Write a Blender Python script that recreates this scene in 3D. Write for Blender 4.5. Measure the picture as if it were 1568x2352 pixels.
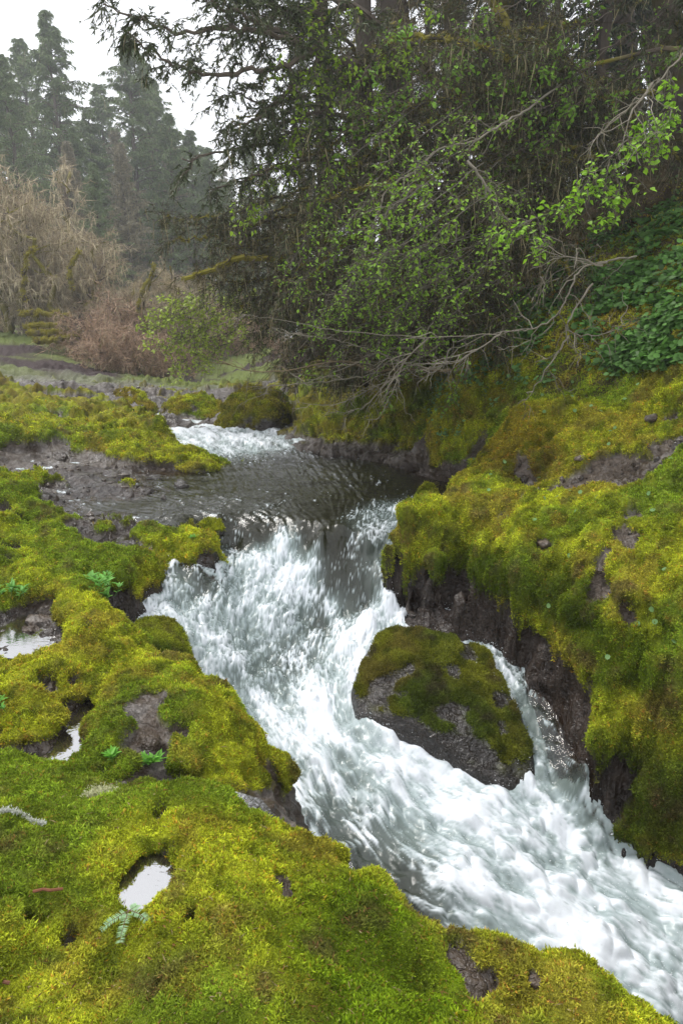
import bpy, math, random, time
import numpy as np
T0 = time.time()
random.seed(7); RNG = np.random.default_rng(7)
for o in list(bpy.data.objects): bpy.data.objects.remove(o)
SC = bpy.context.scene; COL = SC.collection
# ------------------------------------------------------------ camera, sky, sun, exposure
CAMZ = 1.70; PITCH = math.radians(14.5); F = 1568.0; CX, CY = 784.0, 1176.0
cam = bpy.data.cameras.new('camera'); cam.lens = 24; cam.sensor_fit = 'VERTICAL'; cam.sensor_height = 36; cam.sensor_width = 24
cam.clip_start = 0.05; cam.clip_end = 900
co = bpy.data.objects.new('camera', cam); COL.objects.link(co)
co.location = (0, 0, CAMZ); co.rotation_euler = (math.pi / 2 - PITCH, 0, 0); SC.camera = co
SUN_EL, SUN_AZ = 58.0, -55.0      # azimuth from +y (the view) to the left
W = bpy.data.worlds.new('World'); SC.world = W; W.use_nodes = True
nt = W.node_tree; nt.nodes.clear()
wo = nt.nodes.new('ShaderNodeOutputWorld'); bg = nt.nodes.new('ShaderNodeBackground')
sky = nt.nodes.new('ShaderNodeTexSky'); sky.sky_type = 'NISHITA'; sky.sun_disc = False
sky.sun_elevation = math.radians(SUN_EL); sky.sun_rotation = math.radians(SUN_AZ)
sky.air_density = 1.0; sky.dust_density = 3.0; sky.ozone_density = 1.0
hs = nt.nodes.new('ShaderNodeHueSaturation'); hs.inputs['Saturation'].default_value = 0.12
mx = nt.nodes.new('ShaderNodeMix'); mx.data_type = 'RGBA'; mx.inputs[0].default_value = 0.75
mx.inputs[7].default_value = (7.6, 7.8, 8.3, 1)   # the even white of the cloud layer
nt.links.new(sky.outputs[0], hs.inputs['Color']); nt.links.new(hs.outputs[0], mx.inputs[6])
nt.links.new(mx.outputs[2], bg.inputs[0]); bg.inputs[1].default_value = 0.14
nt.links.new(bg.outputs[0], wo.inputs[0])
sl = bpy.data.lights.new('sun', 'SUN'); sl.energy = 1.5; sl.angle = math.radians(14); sl.color = (1, .97, .92)
so = bpy.data.objects.new('sun', sl); COL.objects.link(so)
so.rotation_euler = (math.radians(90 - SUN_EL), 0, math.radians(180 - SUN_AZ)); so.location = (0, 0, 30)
# light travels along -Z of the lamp: it comes from azimuth SUN_AZ (left of the view), elevation SUN_EL
import mathutils
_d = mathutils.Vector((math.sin(math.radians(SUN_AZ)) * math.cos(math.radians(SUN_EL)), math.cos(math.radians(SUN_AZ)) * math.cos(math.radians(SUN_EL)), math.sin(math.radians(SUN_EL))))
so.rotation_euler = _d.to_track_quat('Z', 'Y').to_euler()
SC.view_settings.view_transform = 'Standard'; SC.view_settings.look = 'None'
SC.view_settings.exposure = 0.82; SC.view_settings.gamma = 1; SC.view_settings.use_curve_mapping = False
SC.cycles.max_bounces = 5; SC.cycles.diffuse_bounces = 3; SC.cycles.glossy_bounces = 2; SC.cycles.transparent_max_bounces = 10
SC.cycles.transmission_bounces = 3; SC.cycles.volume_bounces = 0; SC.cycles.use_denoising = True
SC.cycles.caustics_reflective = False; SC.cycles.caustics_refractive = False; SC.cycles.use_adaptive_sampling = True

# ------------------------------------------------------------ helpers
CP, SP = math.cos(PITCH), math.sin(PITCH)
def ray(px, py):
    u = (px - CX) / F; v = (CY - py) / F
    return np.array([u, CP + v * SP, -SP + v * CP])
def atz(px, py, z):
    r = ray(px, py); return np.array([0, 0, CAMZ]) + r * ((z - CAMZ) / r[2])
def aty(px, py, y):
    r = ray(px, py); return np.array([0, 0, CAMZ]) + r * (y / r[1])
def proj(P):
    x, y, z = P[..., 0], P[..., 1], P[..., 2] - CAMZ
    d = y * CP - z * SP; d = np.where(d > 1e-3, d, 1e-3); v = y * SP + z * CP
    return CX + F * x / d, CY - F * v / d, np.sqrt(x * x + y * y + z * z)
_pr = np.random.default_rng(11); PERM = _pr.permutation(256).astype(np.int32); PERM = np.concatenate([PERM, PERM]); RV = _pr.random(256).astype(np.float32) * 2 - 1
def vnoise(P, f=1.0, seed=0):
    Q = (np.asarray(P, np.float32) * f + seed * 17.37 + 100); I = np.floor(Q).astype(np.int32); R = Q - I; R = R * R * (3 - 2 * R)
    I = I & 255; I1 = (I + 1) & 255
    x0, x1 = PERM[I[..., 0]], PERM[I1[..., 0]]
    def h(a, j, k): return RV[PERM[PERM[a + j] + k]]
    y0, y1, z0, z1 = I[..., 1], I1[..., 1], I[..., 2], I1[..., 2]
    rx, ry, rz = R[..., 0], R[..., 1], R[..., 2]
    a = h(x0, y0, z0); a = a + rx * (h(x1, y0, z0) - a); b = h(x0, y1, z0); b = b + rx * (h(x1, y1, z0) - b)
    c = h(x0, y0, z1); c = c + rx * (h(x1, y0, z1) - c); d = h(x0, y1, z1); d = d + rx * (h(x1, y1, z1) - d)
    a = a + ry * (b - a); c = c + ry * (d - c); return a + rz * (c - a)
def fbm(P, f, n=4, seed=0, g=.5):
    s = 0; a = 1; t = 0
    for i in range(n): s = s + a * vnoise(P, f * 2.03 ** i, seed + i); t += a; a *= g
    return s / t
def sst(a, b, x): t = np.clip((x - a) / (b - a), 0, 1); return t * t * (3 - 2 * t)
def lerp(a, b, t): return a + (b - a) * t
def C3(*c): return np.array(c, np.float32)
def mixc(a, b, t): t = np.asarray(t)[..., None]; return a * (1 - t) + b * t

def mesh_obj(name, V, Fq, mat, parent=None, col=None, smooth=True, attrs=None):
    V = np.ascontiguousarray(V, np.float32); Fq = np.ascontiguousarray(Fq, np.int32); k = Fq.shape[1]
    me = bpy.data.meshes.new(name); me.vertices.add(len(V)); me.vertices.foreach_set('co', V.ravel())
    me.loops.add(Fq.size); me.loops.foreach_set('vertex_index', Fq.ravel()); me.polygons.add(len(Fq))
    me.polygons.foreach_set('loop_start', np.arange(0, Fq.size, k, dtype=np.int32))
    me.polygons.foreach_set('use_smooth', np.full(len(Fq), smooth, bool))
    me.update(calc_edges=True)
    if col is not None:
        a = me.color_attributes.new('Col', 'FLOAT_COLOR', 'POINT'); c = np.ones((len(V), 4), np.float32); c[:, :3] = col; a.data.foreach_set('color', c.ravel())
    for kk, vv in (attrs or {}).items():
        a = me.attributes.new(kk, 'FLOAT', 'POINT'); a.data.foreach_set('value', np.ascontiguousarray(vv, np.float32))
    me.materials.append(mat); o = bpy.data.objects.new(name, me); COL.objects.link(o)
    if parent is not None: o.parent = parent
    return o
def tag(o, label=None, cat=None, group=None, kind=None):
    if label: o['label'] = label
    if cat: o['category'] = cat
    if group: o['group'] = group
    if kind: o['kind'] = kind
    return o
def empty(name, loc):
    o = bpy.data.objects.new(name, None); COL.objects.link(o); o.location = tuple(float(v) for v in loc); o.empty_display_size = .1; return o
class Acc:
    """collects triangle/quads pieces; all faces stored as tris"""
    def __init__(s): s.V = []; s.F = []; s.C = []; s.n = 0
    def add(s, V, Fa, Cc):
        V = np.asarray(V, np.float32).reshape(-1, 3); Fa = np.asarray(Fa, np.int32)
        if Fa.shape[1] == 4: Fa = np.concatenate([Fa[:, [0, 1, 2]], Fa[:, [0, 2, 3]]])
        s.V.append(V); s.F.append(Fa + s.n); s.n += len(V)
        Cc = np.asarray(Cc, np.float32); s.C.append(np.broadcast_to(Cc, (len(V), 3)) if Cc.ndim == 1 else Cc)
    def merge(s, o, M=None):
        for V, Fa, Cc in zip(o.V, o.F, o.C): pass
    def arrays(s): return np.concatenate(s.V), np.concatenate(s.F), np.concatenate(s.C)
    def obj(s, name, mat, parent=None, smooth=False, origin=None):
        V, Fa, Cc = s.arrays()
        if origin is not None: V = V - np.asarray(origin, np.float32)
        return mesh_obj(name, V, Fa, mat, parent, Cc, smooth)
def norm(v): return v / np.maximum(np.linalg.norm(v, axis=-1, keepdims=True), 1e-9)
def basis(D, N):
    D = norm(D); S = norm(np.cross(D, N)); return D, S, np.cross(S, D)
TRI = (np.array([[0, -.5, 0], [0, .5, 0], [1, 0, 0]]), np.array([[0, 1, 2]]))
BLADE = (np.array([[0, -.5, 0], [0, .5, 0], [.6, 0.32, .12], [.6, -.32, .12], [1, 0, 0]]), np.array([[0, 1, 2], [0, 2, 3], [3, 2, 4]]))
LEAF = (np.array([[0, 0, 0], [.45, .42, .1], [.45, -.42, .1], [1, 0, -.06], [.2, .3, .06], [.2, -.3, .06], [.5, 0, -.02]]), np.array([[0, 6, 4], [4, 6, 1], [1, 6, 3], [0, 5, 6], [5, 2, 6], [2, 3, 6]]))
QLEAF = (np.array([[0, 0, 0], [.5, .36, .08], [1, 0, 0], [.5, -.36, .08]]), np.array([[0, 2, 1], [0, 3, 2]]))
QL0 = QLEAF
def scatter(acc, P, D, N, L, Wd, tmpl, C, C2=None):
    """template instances: P,D,N (n,3); L,Wd (n,); colour C at the base, C2 at the tip"""
    TV, TF = tmpl; n = len(P)
    if n == 0: return
    D, S, U = basis(D, N); L = np.broadcast_to(L, (n,)); Wd = np.broadcast_to(Wd, (n,))
    V = P[:, None] + D[:, None] * (TV[:, 0][None] * L[:, None])[..., None] + S[:, None] * (TV[:, 1][None] * Wd[:, None])[..., None] + U[:, None] * (TV[:, 2][None] * L[:, None])[..., None]
    Fa = (np.arange(n)[:, None, None] * len(TV) + TF[None]).reshape(-1, 3)
    C = np.broadcast_to(np.asarray(C, np.float32), (n, 3)); C2 = C if C2 is None else np.broadcast_to(np.asarray(C2, np.float32), (n, 3))
    t = TV[:, 0][None, :, None]; Cc = (C[:, None] * (1 - t) + C2[:, None] * t).reshape(-1, 3)
    acc.add(V.reshape(-1, 3), Fa, Cc)
def tube(acc, P, R, k, C, bump=0.0):
    """a tube along polyline P (n,3) with radii R (n,)"""
    P = np.asarray(P, float); R = np.broadcast_to(np.asarray(R, float), (len(P),)); n = len(P)
    T = norm(np.gradient(P, axis=0)); ref = np.array([0.31, 0.2, .93]) if abs(T[0][2]) < .9 else np.array([1., .1, 0])
    S = norm(np.cross(T, ref)); U = np.cross(T, S); a = np.linspace(0, 2 * np.pi, k, endpoint=False)
    RR = R[:, None] * np.ones(k)[None]
    ring = S[:, None] * np.cos(a)[None, :, None] + U[:, None] * np.sin(a)[None, :, None]
    if bump: RR = RR * (1 + bump * vnoise(P[:, None] + ring * R[:, None, None], 1.2 / max(R.mean(), .004), 5))
    V = P[:, None] + ring * RR[..., None]
    i = np.arange(n - 1)[:, None] * k; j = np.arange(k)[None]; j2 = (j + 1) % k
    Q = np.stack([i + j, i + j2, i + k + j2, i + k + j], -1).reshape(-1, 4)
    C = np.asarray(C, np.float32)
    if C.ndim == 2: C = np.repeat(C, k, 0)
    acc.add(V.reshape(-1, 3), Q, C)
def rdir(n, rng=RNG): v = rng.normal(size=(n, 3)); return norm(v)

# ------------------------------------------------------------ materials
def newmat(name):
    m = bpy.data.materials.new(name); m.use_nodes = True; t = m.node_tree; b = t.nodes['Principled BSDF']; return m, t, b
def N(t, ty, **kw):
    n = t.nodes.new(ty)
    for k, v in kw.items(): setattr(n, k, v)
    return n
def foliage_mat(name, trans=.35, rough=.5, spec=.3):
    m, t, b = newmat(name); at = N(t, 'ShaderNodeAttribute', attribute_name='Col')
    t.links.new(at.outputs['Color'], b.inputs['Base Color']); b.inputs['Roughness'].default_value = rough; b.inputs['Specular IOR Level'].default_value = spec
    if trans > 0:
        tr = N(t, 'ShaderNodeBsdfTranslucent'); ms = N(t, 'ShaderNodeMixShader'); ms.inputs[0].default_value = trans
        t.links.new(at.outputs['Color'], tr.inputs[0]); t.links.new(b.outputs[0], ms.inputs[1]); t.links.new(tr.outputs[0], ms.inputs[2])
        t.links.new(ms.outputs[0], t.nodes['Material Output'].inputs[0])
    return m
M_LEAF = foliage_mat('leaf', .4, .5, .3); M_NEEDLE = foliage_mat('needles', .2, .55, .3); M_MOSS = foliage_mat('moss', .3, .9, .08)
M_BARK = foliage_mat('bark', 0, .8, .2); M_LICHEN = foliage_mat('lichen', .3, .8, .1)
def rock_mat():
    m, t, b = newmat('wet_rock'); L = t.links.new
    at = N(t, 'ShaderNodeAttribute', attribute_name='Col'); wet = N(t, 'ShaderNodeAttribute', attribute_name='wet'); geo = N(t, 'ShaderNodeNewGeometry')
    n1 = N(t, 'ShaderNodeTexNoise'); n1.inputs['Scale'].default_value = 38; n1.inputs['Detail'].default_value = 5; L(geo.outputs['Position'], n1.inputs['Vector'])
    n2 = N(t, 'ShaderNodeTexNoise'); n2.inputs['Scale'].default_value = 130; n2.inputs['Detail'].default_value = 3; L(geo.outputs['Position'], n2.inputs['Vector'])
    mr = N(t, 'ShaderNodeMapRange'); L(n1.outputs[0], mr.inputs[0]); mr.inputs[1].default_value = .3; mr.inputs[2].default_value = .7; mr.inputs[3].default_value = .72; mr.inputs[4].default_value = 1.28
    mu = N(t, 'ShaderNodeVectorMath', operation='SCALE'); L(at.outputs['Color'], mu.inputs[0]); L(mr.outputs[0], mu.inputs['Scale']); L(mu.outputs[0], b.inputs['Base Color'])
    r = N(t, 'ShaderNodeMapRange'); L(wet.outputs['Fac'], r.inputs[0]); r.inputs[3].default_value = .75; r.inputs[4].default_value = .16; L(r.outputs[0], b.inputs['Roughness'])
    ad = N(t, 'ShaderNodeMath', operation='MULTIPLY_ADD'); L(n2.outputs[0], ad.inputs[0]); ad.inputs[1].default_value = .35; L(n1.outputs[0], ad.inputs[2])
    n3 = N(t, 'ShaderNodeTexNoise'); n3.inputs['Scale'].default_value = 11; n3.inputs['Detail'].default_value = 3; n3.inputs['Distortion'].default_value = .6; L(geo.outputs['Position'], n3.inputs['Vector'])
    vo = N(t, 'ShaderNodeTexVoronoi', feature='DISTANCE_TO_EDGE'); vo.inputs['Scale'].default_value = 9; mm = N(t, 'ShaderNodeVectorMath', operation='MULTIPLY_ADD'); L(n3.outputs['Color'], mm.inputs[0]); mm.inputs[1].default_value = (.25, .25, .25); L(geo.outputs['Position'], mm.inputs[2]); L(mm.outputs[0], vo.inputs['Vector'])
    cr = N(t, 'ShaderNodeMapRange'); L(vo.outputs['Distance'], cr.inputs[0]); cr.inputs[2].default_value = .06; cr.inputs[4].default_value = .5
    a2 = N(t, 'ShaderNodeMath', operation='MULTIPLY_ADD'); L(n3.outputs[0], a2.inputs[0]); a2.inputs[1].default_value = 1.6; L(ad.outputs[0], a2.inputs[2]); a3 = N(t, 'ShaderNodeMath', operation='ADD'); L(a2.outputs[0], a3.inputs[0]); L(cr.outputs[0], a3.inputs[1])
    bp = N(t, 'ShaderNodeBump'); bp.inputs['Strength'].default_value = .65; bp.inputs['Distance'].default_value = .025; L(a3.outputs[0], bp.inputs['Height']); L(bp.outputs[0], b.inputs['Normal']); sp = N(t, 'ShaderNodeMapRange'); L(wet.outputs['Fac'], sp.inputs[0]); sp.inputs[3].default_value = .06; sp.inputs[4].default_value = .55; L(sp.outputs[0], b.inputs['Specular IOR Level'])
    return m
M_ROCK = rock_mat()
# ------------------------------------------------------------ control points of the land and the water
# (px, py, z) or with 'y' distance; last number: moss 0..1 (None = by default)
def Z(s, moss):
    out = []
    for tok in s.split():
        a = tok.split(','); px, py = float(a[0]), float(a[1]); m = float(a[3]) if len(a) > 3 else moss
        p = aty(px, py, float(a[2][1:])) if a[2][0] == 'y' else atz(px, py, float(a[2]))
        out.append((*p, m))
    return out
WATER = Z('''440,1003,.10 500,1010,.10 395,1000,.10 560,1008,.08 480,1030,.05 560,1040,.02 620,1030,.02 700,1045,0 800,1060,0 900,1090,0 960,1110,0
 520,1090,0 420,1110,0 380,1140,0 300,1155,0 700,1120,0 850,1140,0 600,1100,0 560,1160,0 450,1165,0 350,1175,0 250,1165,0 640,1165,-.01 760,1190,-.02 740,1225,-.06 700,1200,-.03
 920,1130,0 985,1150,0 860,1170,0 520,1000,.10
 400,1195,-.02 500,1190,-.03 590,1185,-.03 650,1200,-.06 680,1230,-.14 560,1215,-.12 480,1215,-.12
 900,1165,-.01 830,1180,-.02 790,1215,-.05 955,1175,-.03 960,1190,-.08 930,1225,-.17 880,1235,-.16 830,1250,-.18 
 750,1250,-.16 620,1245,-.22 540,1260,-.30 700,1260,-.24 800,1265,-.24 880,1290,-.32
 600,1300,-.35 520,1310,y5.75 450,1312,y5.52 400,1315,y5.5 390,1350,y5.38 450,1370,y5.35 
 700,1320,-.42 780,1320,-.40 860,1340,-.44
 500,1400,y5.3 400,1400,y5.15 430,1450,y4.95 560,1380,-.55 640,1400,-.60 720,1400,-.68 740,1440,-.80 790,1400,-.66 850,1380,-.60 850,1410,-.66
 350,1395,y5.1 450,1520,y4.8 520,1480,y5.0 600,1500,-.84 680,1520,-.94 760,1500,-.84 820,1470,-.72 
 450,1565,y4.65 540,1590,-.95 640,1600,-1.03 720,1580,-1.0 780,1560,-.90 800,1640,-.98 700,1680,-1.08 600,1680,-1.08
 680,1750,-1.12 760,1780,-1.14 850,1720,-1.06 900,1790,-1.12 700,1850,-1.18 1000,1780,-1.14 800,1880,-1.22 900,1880,-1.2 1050,1830,-1.18 1150,1850,-1.22
 850,2000,-1.3 950,1980,-1.28 1050,1950,-1.26 1200,1900,-1.26 1300,1920,-1.34 900,2080,-1.36 1000,2100,-1.38 1150,2050,-1.36 1300,2020,-1.4 1400,1960,-1.40 1500,2010,-1.44 1568,2060,-1.48
 1050,2180,-1.45 1200,2200,-1.48 1350,2150,-1.48 1500,2200,-1.55 1450,2300,-1.6 1568,2350,-1.65 1700,2200,-1.65 1700,2400,-1.8 1330,2280,-1.55
 930,1405,-.64 1000,1415,-.64 1080,1440,-.64 1130,1490,-.70 1195,1550,-.80 1235,1620,-.90 1275,1700,-1.0 1300,1780,-1.1 1330,1850,-1.2 1270,1650,-.92 1270,1870,-1.28 1380,1900,-1.28 1340,1760,-.97
 520,935,y15.5 525,915,y16.5 500,905,y19 490,895,y23''', 0)
LAND = Z('''0,2352,0 300,2352,0 600,2352,-.03 900,2352,-.12 1200,2352,-.3 1420,2352,-.5 0,2200,.02 300,2200,-.02 600,2200,-.02 850,2250,-.12 1000,2290,-.22
 700,2120,-.08 300,2090,-.02 250,2010,.0 330,1930,.0 430,2010,-.01 390,2080,-.02 150,1950,.02 0,2050,.03 0,1900,.03 100,1850,.02 500,1980,.0 580,1900,-.08 650,1960,-.12 450,1860,-.03 300,1860,-.01 0,1780,-.02 150,1780,-.06
 780,2150,-.10 600,2050,-.04''', 1)
LIP = Z('740,2000,-.22 800,2012,-.34 860,2060,-.33 920,2120,-.33 980,2175,-.34 1060,2205,-.38 1150,2235,-.42 1240,2245,-.45 1310,2270,-.47 1400,2315,-.52 1460,2352,-.56 1600,2450,-.8', 1)
LAND += LIP
def below(pts, dx, dy, dz): return [(p[0] + dx, p[1] + dy, p[2] + dz, 0.0) for p in pts]
LAND += below(LIP, .12, .10, -.75)
# channel between the two near outcrops, the wet wall below
LAND += Z('250,1790,-.22 350,1805,-.27,0 450,1825,-.3,0 560,1850,-.34,.1 640,1845,-.48,.0 600,1880,-.3,.1 670,1900,-.5,.0 700,1950,-.45,.1 690,1865,-.95,0 735,1940,-1.0,0', .6)
# pointed outcrop
BL = Z('420,1545,-.32 470,1590,-.36 530,1635,-.40 600,1690,-.44 655,1742,-.50 672,1785,-.58', 1)
LAND += BL + below(BL[:5], .10, .12, -.6) + below(BL[5:], .12, -.02, -.5)
LAND += Z('290,1505,-.18 260,1560,-.20 340,1530,-.17 300,1620,-.13 400,1640,-.16 480,1690,-.24 560,1745,-.34 450,1750,-.22 350,1700,-.14 330,1770,-.20 250,1680,-.17 222,1600,-.26 215,1670,-.24 240,1740,-.24 270,1775,-.25 640,1800,-.60,.6 560,1795,-.42 640,1835,-.95,0 450,1795,-.28,.6 380,1790,-.26,.6', 1)
# puddle basin and the block to its left
LAND += Z('170,1655,-.33,0 160,1700,-.34,0 195,1740,-.33,0 130,1725,-.33,0 213,1625,-.32,0 60,1730,-.31,0 10,1720,-.31,0 90,1745,-.30,0', 0)
LAND += Z('0,1560,-.14 100,1535,-.15 200,1525,-.16 235,1545,-.22 185,1590,-.235 120,1640,-.22 90,1690,-.24 0,1650,-.20 40,1600,-.15 20,1695,-.24 150,1560,-.17', 1)
LAND += Z('50,1430,-.22,0 100,1480,-.23,0 20,1480,-.2,0 110,1440,-.2,0 150,1500,-.2,.3 0,1450,-.2,.2', 0)
# big left slope
LAND += Z('0,1250,.02 100,1270,.02 200,1270,.0 280,1290,-.05 350,1290,-.11 378,1295,y5.55 376,1335,y5.35 330,1385,y5.08 300,1340,-.16 150,1380,-.03 50,1380,-.12 0,1380,-.10 200,1430,-.03 250,1470,-.12 220,1380,-.04 270,1420,-.25 245,1440,-.10 0,1310,.0 150,1330,-.01 250,1340,-.05 170,1460,-.08', 1)
LAND += Z('265,1440,y4.75 310,1410,y4.95 290,1475,y4.6,.4 340,1480,y4.62 400,1480,y4.7', 0)
# ledge rock, wet ground behind it
LAND += Z('330,1235,-.02 380,1225,y5.95 430,1222,y5.98 480,1240,y5.9 505,1265,y5.82 508,1295,y5.7,.3 440,1292,y5.62 370,1275,y5.66 400,1255,y5.8', 1)
LAND += Z('260,1245,-.05,0 300,1255,-.05,0 240,1215,.02,.6 180,1215,.03,.4 60,1205,.04,.3 0,1205,.05,.3 120,1190,.03,.1 200,1185,.0,.2 300,1195,.02,.5 350,1205,.02,.6 250,1175,.0,0 290,1215,.0,.2', .3)
LAND += Z('0,1110,.30 50,1125,.27 100,1180,.12 0,1180,.16 70,1155,.2 125,1195,.08 0,1090,.3', 1)
LAND += Z('0,1050,.16,0 100,1040,.16,0 200,1055,.14,.2 280,1070,.10,.2 40,1085,.12,0 150,1085,.10,.1 250,1100,.08,.2 300,1110,.07,.5 330,1125,.05,.1 200,1130,.05,.1 140,1105,.09,.6 100,1130,.05,.1 180,1155,.0,0 300,1145,.01,0 370,1122,.03,.1 150,1170,.0,0 420,1085,.02,.0 360,1080,.05,0', 0)
LAND += Z('400,1035,.22 440,1050,.14 485,1072,.02 420,1065,.10,.5 340,1045,.18 300,1030,.25 250,1020,.29 200,1000,.36 100,1000,.36 0,1000,.40 60,1030,.22 0,1030,.24 392,1003,.14 370,985,.26 330,970,.36 290,950,.42 250,975,.36 280,1000,.3 350,1010,.20 180,970,.40 80,960,.46 0,950,.5 200,935,y12 120,930,y12.5 60,915,y13.5 0,900,y14 260,930,y12', 1)
LAND += Z('400,960,y13,.2 350,950,y13.5,.1 340,930,y14.5,.2 450,975,.12,0 470,985,.08,0 300,905,y14.5,.8 240,900,y14.5,.5 170,890,y15,.5 100,875,y15.5,.5 20,865,y16,.5 400,905,y16 450,915,y15.5 480,930,y14.5 380,940,y14 430,950,y13.5,.4 490,950,y13.5,.3 360,890,y17 460,895,y18 250,870,y17.5,.5 0,830,y19,.2 100,830,y19,.2 200,845,y19,.1 300,865,y19,.2 400,882,y19,.7 0,805,y22,.1 100,800,y23,.6 200,815,y23,.5 300,845,y22,.3 380,868,y22,.6 0,785,y26,.9 100,780,y27,1 200,800,y27,1 300,830,y26,1 400,865,y26,.9 460,885,y26,.7 0,765,y32,1 150,775,y33,1 300,815,y34,1 430,860,y36,.8 0,750,y45 200,760,y45 400,820,y50 520,870,y45 600,870,y60 -400,760,y20 -400,780,y14 -400,900,y9 -400,1200,.3 -400,1600,.2 -400,2300,.2 -400,700,y40', .5)
# far right shore
LAND += Z('600,915,y16 640,925,y15 700,890,y14.5 760,880,y13.5 700,950,y12.8 650,990,y12.2 610,1012,y12.3,.2 690,1015,.1,.3 740,1030,.06,.2 800,1010,y11.0 850,1000,y10.8 760,960,y12 850,930,y11.25 950,930,y10.9 800,915,y11.7 900,890,y11.4 920,990,y10.6 960,1010,y10.2 850,1043,.06,0 760,1038,.05,0 930,1055,.1,0 980,1065,.12,0 980,1040,y9.6,.3 700,845,y17 800,800,y15 900,780,y13.5 950,750,y13 860,850,y12.4 650,880,y20', .8)
# leafy wall
LAND += Z('1000,1070,y9.0 985,1082,.0,0 1000,1000,y9.05 1015,950,y9.1 1040,890,y9.2 1060,830,y9.3 1090,790,y9.5 1100,1000,y8.5 1100,900,y8.7 1160,850,y8.4 1200,780,y8.6 1060,1085,.08,0 1060,1050,y8.5 1150,960,y8.0 1020,1095,.02,0 1300,900,y7.4 1300,820,y7.6 1400,900,y6.9 1400,820,y7.2 1500,880,y6.4 1500,800,y6.7 1560,850,y6.1 1560,770,y6.5 1300,750,y8.2 1400,700,y8.2 1500,640,y8.2 1560,560,y8.4 1200,720,y9.5 1300,650,y9.8 1400,580,y10 1568,480,y10 1150,700,y11.5 1250,600,y13 1568,380,y13 1700,800,y5.5 1700,500,y8 1800,300,y12 1050,740,y12 950,700,y18 1150,600,y18 1350,450,y18 1500,380,y22 1200,500,y30 1000,650,y35 1900,950,y4.5', .8)
# big right rock
LAND += Z('890,1305,y5.72 932,1238,y5.6 1010,1160,y6.0 1072,1088,y6.6 1000,1280,y5.42 1000,1210,y5.6 1100,1250,y5.2 1100,1150,y5.75 1200,1200,y5.1 1200,1320,y4.85 1300,1300,y4.6 1300,1410,y4.4 1400,1400,y4.1 1400,1520,y3.95 1480,1600,y3.8 1560,1650,y3.6 1450,1720,y3.75 1560,1760,y3.55 1480,1750,y3.7 1480,1840,y3.62 1500,1500,y3.75 1560,1500,y3.7 1560,1300,y4.1 1400,1200,y4.75 1480,1300,y4.3 1560,1130,y4.8 1420,1130,y5.1 1300,1140,y5.3 1560,1870,y3.5 1700,1400,y3.8 1700,1900,y3.5 1700,1750,y3.6 1700,1200,y4.1 1700,1050,y4.7', 1)
LAND += Z('1130,1062,y6.75 1150,1000,y6.8 1180,945,y6.9 1230,932,y6.9 1200,980,y6.5 1300,940,y6.6 1400,960,y6.3 1500,960,y6.0 1300,1010,y6.15 1400,1040,y5.85 1500,1040,y5.5 1568,1000,y5.5 1200,1010,y6.3,.8 1180,1050,y6.45,.8 1240,1060,y6.4,.8 1120,1090,y6.3,.8 1250,1110,y5.9,.8 1180,1130,y5.8,.8 1330,1075,y5.8,.7 1420,1090,y5.55,.1 1340,1105,y5.55,.3 1250,950,y7.2,.7 1200,930,y7.6,.7', .95)
RL = Z('894,1330,y5.68 940,1335,y5.5 1000,1335,y5.33 1060,1345,y5.2 1100,1362,y5.12 1150,1390,y4.98 1200,1425,y4.83 1240,1455,y4.68 1285,1485,y4.5 1330,1560,y4.15 1362,1640,y3.88 1378,1730,y3.74 1384,1840,y3.68 1415,1915,y3.6 1480,1955,y3.5 1560,1985,y3.42 1700,2040,y3.4', .8)
LAND += RL
LAND += Z('895,1385,y5.66 950,1400,y5.48 1000,1402,y5.3 1080,1425,y5.12 1150,1470,y4.95 1210,1530,y4.68 1270,1600,y4.4 1320,1690,y4.05 1372,1845,y3.72', 0)
LAND += below(Z('1425,1985,y3.45 1480,2015,y3.36 1560,2050,y3.26 1640,2080,y3.2 1700,2120,y3.15', 0), 0, 0, -.4)
STREAM = [(p[0], p[1], p[2] - .22 - .1 * (i % 3 == 0), 0.0) for i, p in enumerate(WATER) if p[1] < 12.5]
# water runs thin over the ledge left of the lip and over the chute: the bed is close under it there
THIN = {}
ALL = np.array(LAND + STREAM, float)
print('ctrl', len(ALL), len(WATER))
def rbf_fit(P, vals, reg=8e-3):
    P = np.asarray(P, float); n = len(P); A = np.linalg.norm(P[:, None] - P[None], axis=-1); A[np.arange(n), np.arange(n)] += 0
    A = -A + np.eye(n) * reg * -1; Q = np.c_[np.ones(n), P]; M = np.zeros((n + 3, n + 3)); M[:n, :n] = A; M[:n, n:] = Q; M[n:, :n] = Q.T
    b = np.zeros((n + 3, vals.shape[1])); b[:n] = vals; return P, np.linalg.solve(M, b)
def rbf_eval(fit, X):
    P, w = fit; n = len(P); out = np.empty((len(X), w.shape[1]))
    P32 = P.astype(np.float32)
    for i in range(0, len(X), 40000):
        x = X[i:i + 40000].astype(np.float32)
        d = np.sqrt((x[:, 0:1] - P32[None, :, 0]) ** 2 + (x[:, 1:2] - P32[None, :, 1]) ** 2)
        out[i:i + 40000] = -(d.astype(np.float64) @ w[:n]) + w[n] + X[i:i + 40000] @ w[n + 1:]
    return out
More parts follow.
